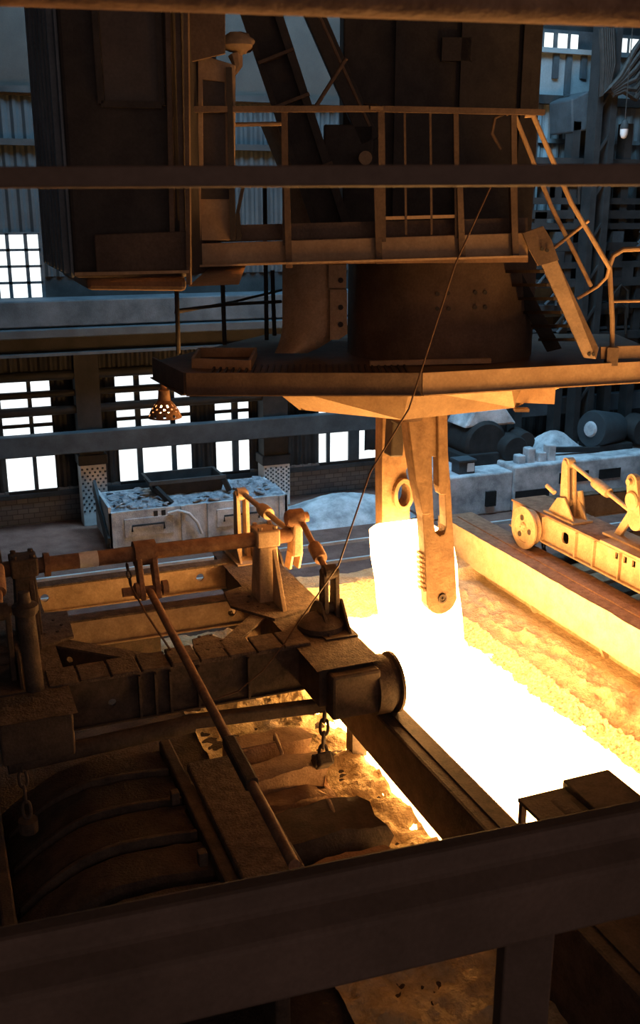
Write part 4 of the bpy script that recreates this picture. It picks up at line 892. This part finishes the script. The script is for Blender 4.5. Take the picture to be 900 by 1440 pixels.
# duct
du = thing('air_duct', (15.6, 20.8, 5.6), 'grey sheet-metal duct with hood against the upper wall', 'duct')
a, b = PY(800, 222, 20.6), PY(846, 138, 20.6)
MB().box(PY(838, 200, 20.6).x-.25, PY(850, 200, 20.6).x+.25, 20.95, 21.4, 4.8, b.z).build('riser', 'bluepanel', du, bevel=.03)
MB().prism([(PY(801, 185, 20.5).x, 20.4, PY(801, 187, 20.5).z), (PY(836, 180, 20.5).x, 20.4, PY(836, 182, 20.5).z), (PY(838, 135, 20.5).x, 20.4, PY(838, 135, 20.5).z), (PY(825, 128, 20.5).x, 20.4, PY(825, 128, 20.5).z), (PY(800, 140, 20.5).x, 20.4, PY(800, 140, 20.5).z)], (0, .9, 0)).build('hood', 'bluesteel', du, bevel=.04)
# dark building column with cable bundle
bcx = PY(852, 150, 20.0).x
cl = thing('column', (bcx, 20.1, -.45), 'tall dark steel column carrying the cable bundle behind the stair', 'column')
for s in (-1, 1): MB().box(bcx+s*.19-.08, bcx+s*.19+.08, 19.95, 20.3, -.45, 13).build('flange_post', 'blackblue', cl)
for k in range(14): MB().bar((bcx-.19, 20.0, -.4+k*.95), (bcx+.19, 20.0, .1+k*.95), .05, .05, (0, 1, 0)).build('lacing_bar', 'blackblue', cl)
cbt = thing('cable_bundle', (bcx, 19.8, 6.6), 'bundle of thick black cables drooping from the dark column', 'cables')
for k in range(6):
    e = PY(1010, -90+14*k, 19.7); m1 = PY(872+k, 108+4*k, 19.75); s0 = PY(846+2*k, 135-3*k, 19.85); s1 = PY(846+3*k, 40, 19.88)
    MB().tube([s1, PY(848+3*k, 90, 19.85), s0, PY(858+k, 124+2*k, 19.8), m1, PY(893, 70+14*k, 19.7), e], .065, 8).build('cable', 'cable', cbt, smooth=True)
# bulkhead lamp hanging
hl = thing('hanging_lamp', PY(879, 195, 18.5), 'small hanging lamp with glass bulb cover beside the dark column', 'lamp')
t0 = PY(879, 168, 18.5); b0 = PY(879, 196, 18.5)
MB().tube([Vector((t0.x, t0.y, 13.0)), t0], .012, 6).build('cord', 'cable', hl)
MB().lathe(t0, (0, 0, -1), [(0, .02), (.02, .05), (.13, .09), (.19, .09)], 16).build('cap', 'blackblue', hl, smooth=True)
MB().lathe(t0-Vector((0, 0, .19)), (0, 0, -1), [(0, .085), (.1, .08), (.17, .05), (.19, .01)], 16).build('glass_cover', 'pale', hl, smooth=True)
for (x, y, d, lab) in ((801, 141, 20.9, 'tiny bright lamp on the upper wall rail'), (728, 618, 20.9, 'tiny bright lamp on the dark wall behind the plinth'), (131, 234, 9.0, None)):
    if lab is None: continue
    q = PY(x, y, d); t = thing('wall_lamp', q, lab, 'lamp')
    MB().lathe(q+Vector((0, 0, -.04)), (0, 0, 1), [(0, .03), (.04, .055), (.08, .03)], 12).build('bulb', 'coolbulb', t, smooth=True)
    MB().box(q.x-.04, q.x+.04, q.y, q.y+.6, q.z+.04, q.z+.10).build('bracket', 'blackblue', t)
# steel rack behind the stair
rk = thing('steel_rack', (17.5, 20.5, -.45), 'tall dark steel rack of pipes and shelves behind the stair', 'rack')
xs_ = [PY(x, 300, 20.5).x for x in (742, 800, 838, 872, 905, 960)]
for x in xs_: MB().box(x-.1, x+.1, 20.4, 20.7, -.45, 7.0).build('upright', 'blackblue', rk)
for k, py in enumerate((228, 255, 283, 300, 318, 345, 372, 395, 430, 470)):
    z = PY(840, py, 20.5).z; MB().box(xs_[0], xs_[-1], 20.35, 20.75, z-.07-.05*(k % 2), z+.07).build('shelf', 'blackblue', rk)
for k in range(16):
    x = xs_[0]+(xs_[-1]-xs_[0])*hsh(k, 5); z = 2.2+3.6*hsh(k, 8)
    MB().tube([(x, 20.3, z), (x+.25, 20.25, z+.3), (x+.5, 20.3, z+.15), (x+.55, 20.3, z-.5)], .035, 6).build('pipe_bend', 'cable' if k % 2 else 'bluesteel', rk, smooth=True)
for k in range(14):
    x = xs_[0]+(xs_[-1]-xs_[0])*hsh(k, 15); z = PY(840, (255, 283, 318, 345, 372, 395)[k % 6], 20.5).z+.07
    MB().box(x, x+.32, 20.35, 20.6, z, z+.25).build('crate', 'bluesteel' if k % 3 == 0 else 'blackblue', rk)

# roof lights (north bay)
for i in range(3):
    w = struct(MB().box(2+i*4, 5+i*4, 13.0, 18.0, 12.90, 12.99).build('window_%d' % (i+7), 'sky'))

# ================================================================== FOREGROUND GALLERY
def rail(y0, y1, d, rr, name, mat, lab, flat=None):
    a, b = C(0, y0, d), C(900, y1, d); v = b-a; a = a-v*2.5; b = b+v*2.5
    if flat: return tag(MB().bar(a, b, flat[0], flat[1]).build(name, mat, bevel=.006), lab, 'rail')
    return tag(MB().tube([a+(b-a)*k/12 for k in range(13)], rr, 20).build(name, mat, smooth=True), lab, 'pipe')
ptop = 2.6
rail(-48, -18, ptop, .085, 'gallery_pipe', 'rust', 'thick rusty pipe running across above the crane, lit orange from below')
rail(250, 246, 2.6, 0, 'gallery_rail', 'front', 'flat dark guard rail crossing in front of the crane cab and platform', (.08, .05))
a, b = PZ(0, 1300, 2.6), PZ(900, 1122, 2.6); v = (b-a); a = a-v*2.2; b = b+v*2.2; dn = Vector((v.y, -v.x, 0)).normalized()
if dn.y > 0: dn = -dn
fbm_ = thing('gallery_girder', (a+b)/2-Vector((0, 0, .4)), 'big dark gallery girder crossing below the pit, in front of everything', 'girder')
MB().hexa([a+dn*0, a+dn*.02, b+dn*.02, b], [a+Vector((0, 0, 0)), a, b, b]) if False else None
sec = [(.09, 0), (.09, -.10), (.2, -.16), (.2, -.43), (0, -.43), (0, 0)]
MB().prism([a+dn*(-p_[0]) * -1+Vector((0, 0, p_[1])) for p_ in sec], b-a).build('beam', 'front', fbm_, bevel=.02)
pa, pb = C(711, 1340, 2.95), C(779, 1340, 2.95)
tag(MB().ubox(CU(709, 1340, 3.5)[0], CU(779, 1340, 3.5)[0], 3.5, 3.66, GZ-.1, 2.4).build('gallery_post', 'front', bevel=.01), 'dark square post holding up the gallery girder', 'post')
